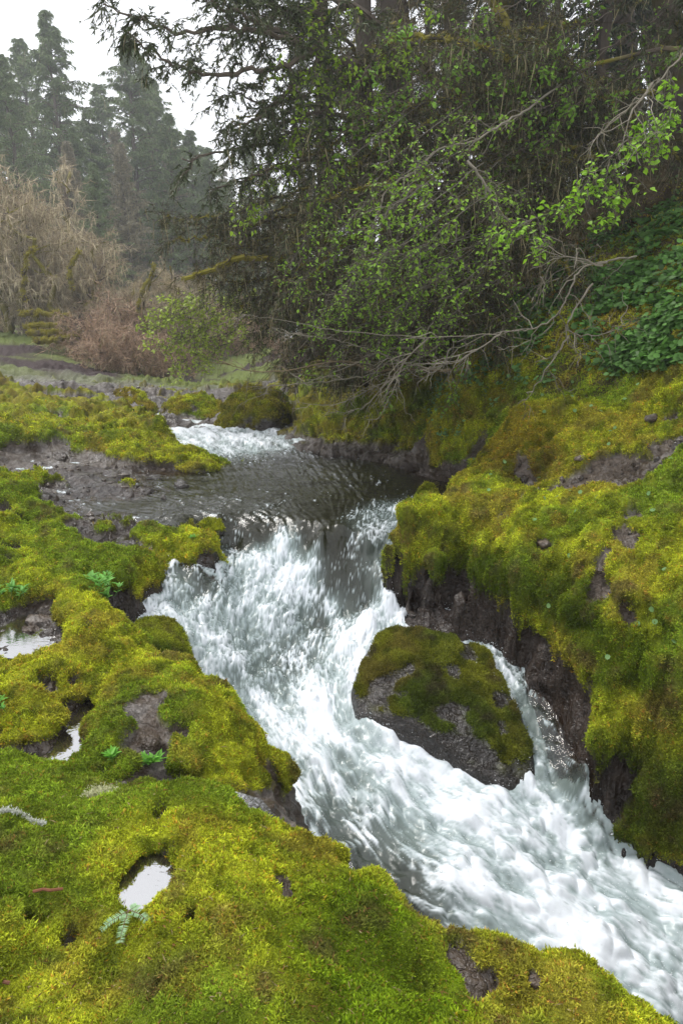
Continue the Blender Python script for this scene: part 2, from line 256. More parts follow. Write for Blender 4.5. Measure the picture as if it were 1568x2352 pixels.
# distances are stretched by log-polar warp so far points do not swamp near ones
def warp(xy): r = np.hypot(xy[:, 0], xy[:, 1]); th = np.arctan2(xy[:, 0], xy[:, 1]); return np.c_[th * 1.0, np.log(r)] * 3
FIT = rbf_fit(warp(ALL[:, :2]), ALL[:, 2:4])
WA = np.array(WATER)
WFIT = rbf_fit(warp(WA[:, :2]), WA[:, 2:3])
def base_land(xy): 
    e = rbf_eval(FIT, warp(xy)); return e[:, 0], e[:, 1]
def base_water(xy): return rbf_eval(WFIT, warp(xy))[:, 0]
def polar(rs, ths):
    R, T = np.meshgrid(rs, ths, indexing='ij'); X = np.stack([R * np.sin(T), R * np.cos(T)], -1).reshape(-1, 2)
    n, m = R.shape; i = np.arange(n - 1)[:, None] * m; j = np.arange(m - 1)[None]
    Q = np.stack([i + j, i + j + 1, i + m + j + 1, i + m + j], -1).reshape(-1, 4); return X, Q, (n, m)
# ------------------------------------------------------------ land surface
def grid_normals(P, sh):
    G = P.reshape(*sh, 3); du = np.gradient(G, axis=0); dv = np.gradient(G, axis=1); n = norm(np.cross(dv, du)); n = np.where(n[..., 2:3] < 0, -n, n); return n.reshape(-1, 3)
def rows(*seg):
    out = []; 
    for a, b, s in seg: out.append(np.exp(np.arange(math.log(a), math.log(b), s)))
    return np.concatenate(out)
SPOTS = [(aty(1195, 1052, 6.35), .42, (.12, .075, .03)), (aty(1400, 1500, 4.0), .35, (.16, .25, .012)), (aty(1300, 1380, 4.5), .35, (.09, .15, .01)), (aty(1100, 1320, 5.2), .4, (.10, .17, .01)), (aty(1150, 1000, 6.7), .6, (.44, .36, .03)), (atz(900, 2250, -.1), .35, (.20, .34, .012)), (aty(1500, 1850, 3.5), .55, (.09, .13, .015))]
def mcolor(P, m2=0.0):
    P = np.asarray(P)
    """moss colour by place: yellow-green, green and rusty olive patches"""
    a = fbm(P, 1.7, 3, 40); b = fbm(P, 4.5, 3, 50); d = fbm(P, 11, 2, 60); r = np.hypot(P[:, 0], P[:, 1])
    c = mixc(C3(.60, .65, .040), C3(.30, .42, .032), sst(-.15, .35, a + .5 * b))
    c = mixc(c, C3(.50, .42, .055), sst(.02, .42, b - .7 * a + .25 * sst(8.5, 13, r) + .1 * sst(.2, .9, P[:, 2]) * (P[:, 0] > 1)) * .75)
    c = mixc(c, C3(.38, .28, .04), sst(11, 16, r) * sst(-.2, .3, b) * .8)
    for q_, r_, k_ in SPOTS: c = mixc(c, C3(*k_), sst(1.3, .5, np.linalg.norm((P - q_) * np.array([1, .8, 1.6]), axis=1) / r_ + .5 * b) * .85)
    c = mixc(c, C3(.20, .145, .06), sst(.12, .5, fbm(P, 6.5, 3, 66)) * .7)
    c = mixc(c, C3(.12, .19, .014), sst(.05, .5, d - .3 * b) * .6)
    return c * (1 + .55 * fbm(P, 9, 3, 65))[:, None].clip(.45, 1.6)
RCOL = lambda P: mixc(mixc(C3(.070, .052, .038), C3(.034, .022, .013), sst(-.3, .4, fbm(P, 3, 3, 70))), C3(.115, .10, .088), sst(.0, .5, fbm(P, 9, 3, 71)))
rs = rows((.62, 1.2, .012), (1.2, 9, .0034), (9, 20, .0045), (20, 75, .012)); ths = np.radians(np.concatenate([np.arange(-70, -40, .4), np.arange(-40, 40, .085), np.arange(40, 70, .4)]))
X, TQ, TSH = polar(rs, ths)
# evaluate the smooth field on a coarser grid and interpolate
cs = (TSH[0] // 3 + 2, TSH[1] // 3 + 2)
ri = np.linspace(0, TSH[0] - 1, cs[0]); ti = np.linspace(0, TSH[1] - 1, cs[1])
RR, TT = np.meshgrid(np.interp(ri, np.arange(TSH[0]), rs), np.interp(ti, np.arange(TSH[1]), ths), indexing='ij')
zc, mc = base_land(np.stack([RR * np.sin(TT), RR * np.cos(TT)], -1).reshape(-1, 2))
def upg(a):
    a = a.reshape(cs); fi = np.linspace(0, cs[0] - 1, TSH[0]); fj = np.linspace(0, cs[1] - 1, TSH[1])
    i = np.minimum(fi.astype(int), cs[0] - 2); j = np.minimum(fj.astype(int), cs[1] - 2); u = (fi - i)[:, None]; v = (fj - j)[None]
    return ((a[i][:, j] * (1 - v) + a[i][:, j + 1] * v) * (1 - u) + (a[i + 1][:, j] * (1 - v) + a[i + 1][:, j + 1] * v) * u).ravel()
z0, m0 = upg(zc), np.clip(upg(mc), -.2, 1.1)
P0 = np.c_[X, z0]; N0 = grid_normals(P0, TSH); R0 = np.hypot(X[:, 0], X[:, 1])
wz = base_water(np.c_[X][::1]) if False else None
PX0, PY0, D0 = proj(P0)
# stamps: rock showing through the moss / extra moss, (px, py, radius px, value)
def vert_at(px, py):
    e = np.hypot(PX0 - px, PY0 - py); k = np.where((e < 14) & (X[:, 1] > .5))[0]
    if len(k) == 0: return int(np.argmin(e))
    dm = D0[k].min(); k = k[D0[k] < dm * 1.04 + .03]; return int(k[np.argmin(e[k])])
def hit(px, py): i = vert_at(px, py); return i
STAMP = '''360,1600,22,-1 320,1640,28,-1.2 350,1690,26,-1 420,1680,20,-.7 370,1880,14,-1.4 440,2130,12,-1.0 160,2160,16,-.8 380,1955,12,-1.2 60,2120,12,-.7 100,1820,8,-.8
 350,1740,20,-1.2 300,1720,14,-1 640,2020,14,-1.3 660,2050,16,-1.1 1050,2200,20,-1.3 1090,2270,20,-1.4 1130,2250,14,-1.2 1230,2255,12,-1.2 330,1815,22,-1.5 420,1830,26,-1.5 560,1855,26,-1.3 500,1840,20,-1.3
 60,1420,26,-1 30,1260,14,-1 100,1575,16,-1 170,1560,12,-.9 20,1280,8,-1.2 205,1440,10,-.8
 1215,1060,12,-.9 1440,1090,26,-1.6 1400,1080,16,-1.4 1350,1110,14,-1.2 1500,1080,18,-1.3 1250,1125,12,-1.0 1300,1120,16,-1.2 1250,1255,14,-1.5 1440,1230,20,-1.5 1420,1215,12,-1.4 1540,1030,22,-1.4 1540,960,14,-1.2 1370,1290,18,-1.1 1400,1340,14,-1 1320,1350,12,-.9 1450,1180,16,-1.1 1200,1030,14,-1 1390,1260,10,-1.2 1360,1330,12,-1.1 1440,1390,14,-1 1120,1370,20,-1
 60,1010,10,.0 30,1045,20,-1 180,1060,26,-1.1 250,1070,18,-.9 20,975,12,-.7 130,985,14,-.8 210,960,14,-.9 50,930,18,-.9 250,930,12,-.7 120,905,18,-.8 200,890,18,-.8 300,935,12,-.8 60,880,14,-.7
 470,1275,14,-1 500,1290,14,-1 360,1290,8,.6 1010,1380,60,-.6'''
mst = np.zeros(len(X))
for tok in STAMP.split():
    a = [float(v) for v in tok.split(',')]; i = vert_at(a[0], a[1]); rad = a[2] / F * D0[i] * 1.25
    k = np.where((np.abs(X[:, 0] - X[i, 0]) < rad * 2) & (np.abs(X[:, 1] - X[i, 1]) < rad * 3))[0]
    q = P0[k] - P0[i]; q[:, 1] *= .7; mst[k] += a[3] * np.exp(-(q ** 2).sum(1) / rad ** 2)
HOLES = [(333, 2012, 52, .085), (655, 2040, 18, .02)]
HPOS = []
for hx, hy, hr, hd in HOLES:
    i = vert_at(hx, hy); c = P0[i].copy(); rad = hr / F * D0[i]; q = np.hypot(X[:, 0] - c[0], (X[:, 1] - c[1]) * .85) / rad; q = q * (1 + .28 * vnoise(P0, 14, 61)); z0 = z0 - hd * sst(1.35, .8, q); mst -= 3 * sst(1.2, .95, q); HPOS.append((c, rad))
P0 = np.c_[X, z0]; N0 = grid_normals(P0, TSH)
base_water_grid = upg(base_water(np.stack([RR * np.sin(TT), RR * np.cos(TT)], -1).reshape(-1, 2)))
DENTS = [(1205, 1062, 62, .17), (1350, 1420, 46, .10), (1300, 1240, 30, .07), (1420, 1480, 40, .09), (262, 1345, 22, .05), (560, 1960, 30, .03), (150, 1440, 26, .05), (1060, 1240, 22, .06), (1480, 1380, 40, .09), (950, 2240, 26, .03), (420, 1940, 20, .025), (100, 2120, 26, .025), (470, 2200, 30, .03), (300, 1330, 16, .04)]
for hx, hy, hr, hd in DENTS:
    i = vert_at(hx, hy); c = P0[i].copy(); rad = hr / F * D0[i]; q = np.hypot(X[:, 0] - c[0], (X[:, 1] - c[1]) * .8) / rad * (1 + .3 * vnoise(P0, 9, 62)); z0 = z0 - hd * sst(1.25, .3, q); mst -= .12 * sst(1.2, .3, q)
P0 = np.c_[X, z0]; N0 = grid_normals(P0, TSH)
lump = fbm(P0, 2.1, 3, 1); n7 = vnoise(P0, 7, 3) + .5 * vnoise(P0, 15, 4)
moss = m0 + mst + .36 * fbm(P0, 3.0, 4, 20) + .24 * fbm(P0, 12, 3, 24) - .05
moss += -.55 * sst(9.5, 13, R0) * (X[:, 0] < -.8) * sst(-.2, .3, fbm(P0 * np.array([.6, 1.6, 3]), 1.1, 3, 29))
moss += .08 * sst(6.4, 7.2, R0) * sst(12, 9, R0) * (X[:, 0] < -.8)
moss -= .5 * sst(.55, .2, N0[:, 2]) * (X[:, 0] < .5) * (R0 < 6)
zlip = np.interp(X[:, 1], [3.3, 3.6, 3.7, 3.88, 4.15, 4.4, 4.7, 5.0, 5.2, 5.5, 5.75, 6.1], [-1.4, -1.3, -.92, -.68, -.55, -.50, -.44, -.34, -.27, -.33, -.38, -.25])
moss -= 1.1 * sst(.02, -.07, z0 - zlip + .06 * vnoise(P0, 6, 97) + .03 * vnoise(P0, 19, 98)) * (X[:, 0] > .45) * sst(6.5, 6.0, X[:, 1])
moss = sst(.42, .60, moss)
wl = np.where(R0 < 13, 0, 0)
farw = sst(7.5, 13, R0)
hum = (fbm(P0 * np.array([.55, 1.5, 1.5]), 1.9, 3, 9)) * .30 * farw * sst(26, 17, R0)
d = .07 * lump * sst(.7, 3, R0) + hum
cush = np.abs(vnoise(P0, 4.6, 31)) * .095 + np.abs(vnoise(P0, 11, 32)) * .045 + (np.abs(vnoise(P0, 30, 33)) - .2) * .016
cush = cush * lerp(.62, 1, sst(2, 4, R0))
flat_ = sst(-.6, -1.0, X[:, 0]) * sst(5, 6, R0)
rockd = (.5 - np.abs(vnoise(P0 * np.array([1, 1, 1.8]), 6, 41))) * .05 + (.5 - np.abs(vnoise(P0 * np.array([1, 1, 2.2]), 15, 42))) * lerp(.028, .012, flat_) + vnoise(P0, 40, 43) * lerp(.008, .003, flat_)
d = d + cush * moss * lerp(1, 1.6, farw) + (rockd - .03) * (1 - moss) * lerp(1, 1.7, farw)
P = P0 + N0 * d[:, None]
NR = grid_normals(P, TSH); SLP = NR[:, 2]
mcol = mcolor(P); rcol = RCOL(P)
grassy = sst(20, 25, R0) * sst(.15, -.1, vnoise(P0, .25, 90) - .15)
col = mixc(rcol * 1.0, mcol * .34, moss)  # moss ground coloured dark, painting in crevice shade between tufts
soil = mixc(C3(.07, .05, .04), C3(.045, .03, .022), sst(-.2, .3, fbm(P0, 1.5, 3, 91)))
rb = (X[:, 0] > 2.2) & (R0 > 7.2)                      # right slope: litter and soil with moss
col = mixc(col, soil, np.where(rb, sst(.6, 1.3, P0[:, 2] + .5 * fbm(P0, 1.2, 3, 93)), 0) * .85)
nearw = sst(.75, .2, z0 - base_water_grid) * (R0 < 9); col = mixc(col, col * C3(.36, .28, .22), nearw * (1 - moss))
far = sst(16.5, 20, R0) * (X[:, 0] < 3)
col = mixc(col, mixc(C3(.052, .038, .036), C3(.13, .16, .045), sst(-.1, .15, fbm(P0 * np.array([.5, 1, 1]), .45, 3, 94) + .25 * m0 - .08)), far)
wet = np.where(moss < .5, 1.0, 0.0) * (1 - far) * sst(9.5, 7.5, np.where(rb, R0 * 1.3, 0)); wet = np.clip(wet * (.75 + .5 * fbm(P0, 2, 2, 77)), 0, 1)

# regions that are rocks of their own (outlines follow the creases between them)
def inpoly(px, py, poly):
    r = np.zeros(len(px), bool); n = len(poly)
    for i in range(n):
        x1, y1 = poly[i]; x2, y2 = poly[(i + 1) % n]
        if y1 == y2: continue
        c = ((y1 > py) != (y2 > py)) & (px < (x2 - x1) * (py - y1) / (y2 - y1) + x1); r ^= c
    return r
REG = [
 ('mossy_outcrop', 'broad near outcrop of thick moss with a small round pool in it', 'rock outcrop', 0, 3.6, [(-2500, 1765), (180, 1762), (290, 1795), (430, 1840), (560, 1865), (650, 1930), (760, 1990), (830, 2000), (1700, 2420), (1900, 9000), (-2500, 9000)]),
 ('mossy_outcrop', 'pointed mossy outcrop whose tip juts over the white water', 'rock outcrop', 2.4, 4.9, [(285, 1480), (420, 1530), (700, 1740), (730, 1880), (640, 1860), (430, 1833), (300, 1795), (235, 1765), (195, 1700), (205, 1600), (240, 1540)]),
 ('mossy_outcrop', 'wide bright moss slope holding the leafy green plants', 'rock outcrop', 3.6, 6.6, [(-2500, 1205), (150, 1225), (300, 1250), (390, 1280), (398, 1400), (270, 1440), (285, 1480), (240, 1545), (130, 1505), (-2500, 1500)]),
 ('mossy_rock', 'low mossy block beside the long puddle', 'rock', 2.8, 4.7, [(-2500, 1500), (130, 1505), (240, 1545), (205, 1600), (120, 1665), (85, 1712), (-2500, 1700)]),
 ('mossy_rock', 'dark mossy ledge rock just above the left side fall', 'rock', 5.2, 6.6, [(310, 1225), (430, 1203), (525, 1245), (530, 1315), (398, 1305), (388, 1282)]),
 ('mossy_rock', 'rounded moss mound at the left edge behind the bright slope', 'rock', 5.4, 9, [(-1500, 1080), (20, 1085), (150, 1192), (60, 1205), (-1500, 1205)]),
 ('mossy_outcrop', 'huge sloping rock of bright moss right of the cascade', 'rock outcrop', 2.2, 7.6, [(878, 1300), (925, 1225), (1000, 1150), (1075, 1075), (1180, 1118), (1320, 1117), (1568, 1092), (3500, 1000), (4500, 6000), (1600, 2150), (1385, 1930), (1350, 1750), (1270, 1610), (1150, 1480), (1000, 1410), (878, 1402)]),
 ('mossy_outcrop', 'yellowish mossy knoll with a brown hollow above the huge rock', 'rock outcrop', 5.2, 9, [(1075, 1078), (1150, 985), (1180, 925), (1330, 905), (1568, 925), (3500, 850), (3500, 1000), (1568, 1092), (1320, 1117), (1180, 1118)]),
]
FV = TQ[:, 0]; fx, fy, fd = PX0[FV], PY0[FV], D0[FV]; reg = np.full(len(TQ), -1)
front = X[FV, 1] > .05
for i, (_, _, _, d0, d1, poly) in enumerate(REG):
    k = (reg < 0) & (fd > d0) & (fd < d1) & front; idx = np.where(k)[0]; reg[idx[inpoly(fx[idx], fy[idx], poly)]] = i
def submesh(name, faces, parent=None, origin=None):
    u, inv = np.unique(faces, return_inverse=True); V = P[u] - (0 if origin is None else origin)
    return mesh_obj(name, V, inv.reshape(faces.shape), M_ROCK, parent, col[u], True, {'wet': wet[u]})
ground = submesh('riverbank', TQ[reg < 0]); tag(ground, kind='structure', label='wet bedrock and soil banks of the stream')
ROOTS = []
for i, (nm, lab, cat, *_r) in enumerate(REG):
    f = TQ[reg == i]; c = P[np.unique(f)]; org = np.array([c[:, 0].mean(), c[:, 1].mean(), c[:, 2].min()])
    e = submesh(nm, f, None, org); e.location = tuple(org); tag(e, lab, cat, 'mossy rocks along the stream'); ROOTS.append((e, org))
# far ground so the land reaches the horizon
gx = rows((73, 400, .05)); Xf, Qf, _s = polar(gx, np.radians(np.arange(-75, 76, 3)))
zf = 6.5 + np.clip(Xf[:, 0] / np.hypot(Xf[:, 0], Xf[:, 1]), -.2, 1) * 10 + 0 * Xf[:, 0]
gf = mesh_obj('hillside', np.c_[Xf, zf - .5], Qf, M_BARK, None, C3(.13, .15, .09)); tag(gf, kind='structure')
print('land', len(P), time.time() - T0)
# ------------------------------------------------------------ moss tufts on the land
qa = P[TQ]; area = .5 * np.linalg.norm(np.cross(qa[:, 2] - qa[:, 0], qa[:, 3] - qa[:, 1]), axis=1)
fm = moss[TQ].mean(1); fD = fd
fw = area / np.maximum(fD, 1.2) ** 2 * sst(.25, .7, fm) * (np.abs(np.degrees(np.arctan2(X[FV, 0], X[FV, 1]))) < 44) * sst(13, 8, fD)
fw *= np.where((fx > -250) & (fx < 1850) & (fy < 2800), 1, .25)
fw *= np.where((fd > 2.4) & (P[FV, 2] < -1.5), 0, 1)
def moss_tufts(idx, w, ntuft, acc, nb=5):
    c = np.cumsum(w[idx]); s = np.searchsorted(c, RNG.random(ntuft) * c[-1]); f = idx[np.minimum(s, len(idx) - 1)]
    u = RNG.random((ntuft, 1)); v = RNG.random((ntuft, 1)); q = TQ[f]
    B = lambda A: (A[q[:, 0]] * (1 - u) + A[q[:, 3]] * u) * (1 - v) + (A[q[:, 1]] * (1 - u) + A[q[:, 2]] * u) * v
    p = B(P); n = norm(B(NR)); dd = D0[q[:, 0]]
    tint = mcolor(p) * (1 + .5 * RNG.normal(size=(ntuft, 1)).clip(-1.2, 1.6) * .5)
    dry = RNG.random(ntuft) < .06; tint[dry] = tint[dry] * C3(1.3, .75, 1.2)
    p = np.repeat(p, nb, 0); n = np.repeat(n, nb, 0); dd = np.repeat(dd, nb); tint = np.repeat(tint, nb, 0); m = len(p)
    tv = np.repeat(sst(-.35, .45, vnoise(p[::nb], 42, 88) + .5 * vnoise(p[::nb], 13, 89)), nb); L = (.0050 + .0016 * dd) * RNG.uniform(.6, 1.4, m) * (.75 + .55 * tv); up = n * .6 + np.array([0, 0, .15]); D = norm(up + .7 * RNG.normal(size=(m, 3)))
    p = p + RNG.normal(size=(m, 3)) * (L * .35)[:, None] - n * .002
    scatter(acc, p, D, n + .45 * RNG.normal(size=(m, 3)), L, L * .5, TRI, tint * .38, tint * (.85 + .42 * tv)[:, None])  # blades in the gaps get darker tips, occlusion put into the colour
NT = 560000
tot = fw.sum()
for i, (e, org) in enumerate(ROOTS):
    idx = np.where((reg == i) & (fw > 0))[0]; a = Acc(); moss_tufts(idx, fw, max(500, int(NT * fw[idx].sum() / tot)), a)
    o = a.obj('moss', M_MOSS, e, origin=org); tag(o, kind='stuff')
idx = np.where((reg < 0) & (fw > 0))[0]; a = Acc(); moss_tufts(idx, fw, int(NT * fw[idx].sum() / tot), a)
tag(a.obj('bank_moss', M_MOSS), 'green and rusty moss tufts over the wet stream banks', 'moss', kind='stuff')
# litter on the moss: needles, bits of bark, dead leaves
k = np.where((moss > .4) & (R0 < 7.5) & (np.abs(PX0 - 784) < 900) & (PY0 < 2600))[0]; w = R0[k] ** -1.2; w /= w.sum(); k = RNG.choice(k, 2600, p=w); a = Acc(); n = len(k); cc = np.array([[.22, .12, .05], [.12, .06, .03], [.34, .27, .14], [.28, .13, .06]])[RNG.integers(0, 4, n)]
scatter(a, P[k] + NR[k] * .009, rdir(n) * np.array([1, 1, .3]), NR[k] + .4 * RNG.normal(size=(n, 3)), RNG.gamma(2.5, .006, n) * (.7 + R0[k] * .12), RNG.uniform(.0015, .006, n) * (.7 + R0[k] * .15), QL0, cc); tag(a.obj('forest_litter', M_MOSS), 'dead needles and bark bits lying on the moss', 'litter', kind='stuff')
print('moss', time.time() - T0)
# ------------------------------------------------------------ boulders and stones of their own
import bmesh
def ico(sub):
    bm = bmesh.new(); bmesh.ops.create_icosphere(bm, subdivisions=sub, radius=1); V = np.array([v.co for v in bm.verts]); Fa = np.array([[v.index for v in f.verts] for f in bm.faces]); bm.free(); return V, Fa
ICO = {k: ico(k) for k in (1, 2, 3, 4, 5, 6)}
def vnorm(V, Fa):
    fn = np.cross(V[Fa[:, 1]] - V[Fa[:, 0]], V[Fa[:, 2]] - V[Fa[:, 0]]); n = np.zeros_like(V)
    for k in range(3):
        for c in range(3): n[:, c] += np.bincount(Fa[:, k], fn[:, c], len(V))
    return norm(n)
def hull_shape(pts, sub, p=34):
    bm = bmesh.new(); [bm.verts.new(tuple(q)) for q in pts]; bmesh.ops.convex_hull(bm, input=bm.verts); bm.normal_update()
    c = np.mean(pts, 0); pl = {(round(f.normal.x, 3), round(f.normal.y, 3), round(f.normal.z, 3), round(f.normal.dot(f.verts[0].co - mathutils.Vector(c)), 4)) for f in bm.faces if f.calc_area() > 1e-6}
    bm.free(); pl = np.array(sorted(pl)); D, Fa = ICO[sub]; k = np.maximum(D @ pl[:, :3].T, 0) / np.maximum(pl[:, 3], .01)
    r = (k ** p).sum(1) ** (-1 / p); return c + D * r[:, None], Fa
def tri_moss(acc, V, Fa, m, Nn, n, lenk=1.0, nb=5, tintk=1.0):
    a = np.linalg.norm(np.cross(V[Fa[:, 1]] - V[Fa[:, 0]], V[Fa[:, 2]] - V[Fa[:, 0]]), axis=1) * sst(.3, .7, m[Fa].mean(1)); c = np.cumsum(a)
    if c[-1] <= 0: return
    f = np.minimum(np.searchsorted(c, RNG.random(n) * c[-1]), len(Fa) - 1); b = RNG.dirichlet((1, 1, 1), n)[..., None]; q = Fa[f]
    p = (V[q] * b).sum(1); nn = norm((Nn[q] * b).sum(1)); tint = mcolor(p) * tintk * (1 + .25 * RNG.normal(size=(n, 1)).clip(-1.2, 1.6)); dd = np.linalg.norm(p - np.array([0, 0, CAMZ]), axis=1)
    p, nn, tint, dd = [np.repeat(t, nb, 0) for t in (p, nn, tint, dd)]; k = len(p); L = (.0045 + .0016 * dd) * RNG.uniform(.6, 1.5, k) * lenk
    D = norm(nn * .75 + np.array([0, 0, .35]) + .62 * RNG.normal(size=(k, 3))); p = p + RNG.normal(size=(k, 3)) * (L * .35)[:, None]
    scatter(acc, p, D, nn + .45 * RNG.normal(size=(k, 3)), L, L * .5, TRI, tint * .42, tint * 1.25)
def rock(name, label, cat, pts, sub=5, disp=.03, mossk=.0, ntuft=4000, group='boulders in and beside the stream', up=.25, mfreq=6, wetk=1, tint=1.0, dark=1.0):
    V, Fa = hull_shape(pts, sub); ext = np.ptp(V, axis=0).max(); nn = vnorm(V, Fa); q = V
    dd = disp * (1.6 * fbm(q, 2.2 / ext, 3, 200) + .7 * (.5 - np.abs(vnoise(q, 5.5 / ext, 201))) + .45 * fbm(q, 14 / ext, 3, 202)); V = V + nn * dd[:, None]; nn = vnorm(V, Fa)
    m = sst(.4, .6, .5 + mossk + .55 * (nn[:, 2] - up) + .35 * fbm(V, mfreq / ext, 4, 203)); V = V + nn * (m * ext * .012 * (1 + vnoise(V, 30 / ext, 204)))[:, None]
    org = np.array([V[:, 0].mean(), V[:, 1].mean(), V[:, 2].min()]); root = empty(name, org); tag(root, label, cat, group)
    col = mixc(RCOL(V) * dark, mcolor(V) * .34 * tint, m)  # under-moss colour darkened here too, as painted shade between tufts
    mesh_obj('stone', V - org, Fa, M_ROCK, root, col, True, {'wet': np.where(m > .5, 0, wetk) * (1 + 0 * m)})
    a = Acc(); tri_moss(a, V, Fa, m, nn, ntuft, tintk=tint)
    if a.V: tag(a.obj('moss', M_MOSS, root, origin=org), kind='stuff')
    return root
def pts(s, base=None, dy=0.4):
    out = []
    for tok in s.split():
        a = tok.split(','); out.append(aty(float(a[0]), float(a[1]), float(a[2][1:])) if a[2][0] == 'y' else atz(float(a[0]), float(a[1]), float(a[2])))
    out = np.array(out)
    if base is not None: out = np.concatenate([out, np.c_[out[:, 0], out[:, 1] + dy, np.full(len(out), base)], np.c_[out[:, 0] * .99, out[:, 1] + .05, np.full(len(out), base)]])
    return out
rock('boulder', 'large boulder splitting the white water in midstream, moss over its top', 'boulder', pts('''900,1428,y5.15 1010,1455,y5.05 1110,1475,y4.9 1160,1535,y4.7 1205,1620,y4.35 1240,1780,y3.95 1235,1830,y3.86
 1070,1760,y4.0 930,1715,y4.2 810,1660,y4.45 806,1560,y4.7 835,1485,y4.95 940,1640,y4.22 1110,1790,y3.92 1010,1600,y4.32 870,1580,y4.52 1130,1640,y4.25''', -1.6, .25), 6, .04, -.10, 26000, up=.6, mfreq=9, tint=C3(.42, .40, .7), dark=.34)
rock('boulder', 'small rounded mossy boulder wedged between the outcrops at the left of the rapids', 'boulder', pts('285,1440,y4.72 330,1412,y4.9 370,1408,y4.95 415,1425,y4.92 438,1480,y4.8 440,1520,y4.65 425,1560,y4.5 330,1480,y4.4 380,1520,y4.35 290,1500,y4.4', -1.1, .1), 5, .02, .12, 7000, up=.3, tint=C3(.58, .6, .8))
rock('boulder', 'biggest far boulder, dark and mossy, right of the foaming inflow', 'boulder', pts('492,1000,y12.3 500,958,y12.5 530,912,y12.9 590,893,y13.1 640,905,y13.1 660,938,y12.8 655,985,y12.4 600,1010,y12.1 560,1010,y12.1 545,955,y12.2 635,955,y12.1', -.3, .8), 5, .13, -.02, 5000, up=.2, mfreq=9, dark=.5, tint=.65)
rock('boulder', 'flat topped far boulder with wet grey rock showing, left of the inflow', 'boulder', pts('350,972,y13.3 372,938,y13.6 400,912,y14.2 470,903,y14.4 506,922,y14 512,950,y13.6 495,985,y13.2 400,985,y13.1 440,930,y13.5', -.2, .8), 5, .12, -.12, 3500, up=.45, mfreq=9)
rock('boulder', 'far dark boulder with mossy cap on the left bank', 'boulder', pts('266,905,y14.4 290,893,y14.6 325,900,y14.6 350,935,y14.2 345,958,y13.8 275,955,y13.8 285,920,y14', .2, .6), 5, .09, .0, 2500, up=.1, mfreq=8, dark=.6)
rock('boulder', 'far mossy boulder at the foot of the dark bank right of the biggest one', 'boulder', pts('645,930,y14 665,905,y14.3 700,893,y14.5 730,905,y14 735,945,y13.6 700,975,y13.2 650,975,y13.2', -.1, .8), 5, .1, .06, 2500, up=.1)
rock('mossy_shelf', 'long bright moss shelf ending in a round nose at the foaming inflow', 'rock shelf', pts('225,930,y12.2 300,940,y12.2 345,965,y12 388,990,y11.9 397,1008,y11.6 350,1012,y11.3 290,1000,y11.1 240,975,y11.3 210,950,y11.8', .0, .3), 5, .09, .3, 4000, up=.0, mfreq=5)
rock('mossy_shelf', 'moss shelf at the left edge above the pale wet flats', 'rock shelf', pts('-60,985,y10.6 30,978,y10.8 85,1000,y10.5 95,1025,y10.1 60,1048,y9.8 -60,1050,y9.7', .1, .3), 5, .06, .16, 2500, up=.1, mfreq=5)
rock('mossy_shelf', 'low moss shelf tapering to a point in the pool', 'rock shelf', pts('330,1035,y9.7 385,1022,y9.7 430,1030,y9.5 480,1065,y8.9 493,1074,y8.6 430,1080,y8.5 370,1072,y8.8 400,1040,y9.3', -.05, .2), 5, .05, .14, 2500, up=.15, mfreq=7)
rock('boulder', 'little round mossy stone at the right rim of the pool', 'boulder', pts('952,1150,y6.95 958,1125,y7 978,1108,y7.05 1000,1115,y7 1010,1145,y6.95 1005,1165,y6.85 965,1165,y6.85', -.15, .1), 5, .015, .25, 2500, up=-.1, tint=.85)
rock('boulder', 'low mossy stone washed over by the pool outflow', 'boulder', pts('368,1205,y6.35 385,1186,y6.55 415,1182,y6.6 440,1192,y6.5 445,1212,y6.3 400,1216,y6.25', -.15, .1), 5, .012, .12, 1800, up=.2, tint=.6)
rock('boulder', 'half sunk brownish stone beside the low one at the outflow', 'boulder', pts('455,1205,y6.4 475,1190,y6.5 505,1195,y6.45 515,1215,y6.3 480,1225,y6.2', -.18, .1), 4, .012, -.1, 900, up=.3, tint=.6, dark=.5)
STN = [('dark sharp stone standing in the pool off the left shore', '398,1112,y7.75 408,1098,y7.85 425,1100,y7.85 435,1114,y7.7 415,1118,y7.65'), ('small dark stone at the tip of the wet shore', '366,1145,y7.1 372,1132,y7.15 380,1136,y7.15 382,1147,y7.05'),
 ('flat dark stone on the wet shore below the moss shelf', '330,1098,y8.1 350,1088,y8.3 375,1090,y8.3 372,1100,y8.1'), ('dark angular stone in the puddly flat behind the ledge rock', '282,1255,y5.6 290,1243,y5.7 302,1246,y5.7 300,1257,y5.6')]
for lab, s in STN: rock('stone', lab, 'stone', pts(s, -.1, .05), 3, .01, -1.5, 10, group='loose stones on the banks', dark=.45)
for lab, px, py, r in [('pale violet stone at the left of the moss slope', 85, 1425, 26), ('darker stone just below the pale violet one', 72, 1452, 22), ('grey stone set in moss on the knoll hollow', 1335, 1072, 13), ('small grey stone in the brown hollow of the knoll', 1238, 1052, 8), ('grey stone on the huge rock, upper middle', 1252, 1250, 20), ('knobby grey stone at the rim of the near outcrop', 1232, 2252, 17), ('brown stone half buried in the moss above the far right edge', 1500, 965, 18)]:
    i = hit(px, py); c = P[i]; s = r / F * D0[i]; q = ICO[1][0] * np.array([1.2, .9, .55]) * s * RNG.uniform(.8, 1.2, (len(ICO[1][0]), 1)) + c + np.array([0, 0, s * .1])
    rock('stone', lab, 'stone', q, 4, s * .2, -1.5, 10, group='loose stones on the banks', wetk=.8, dark=1.5)
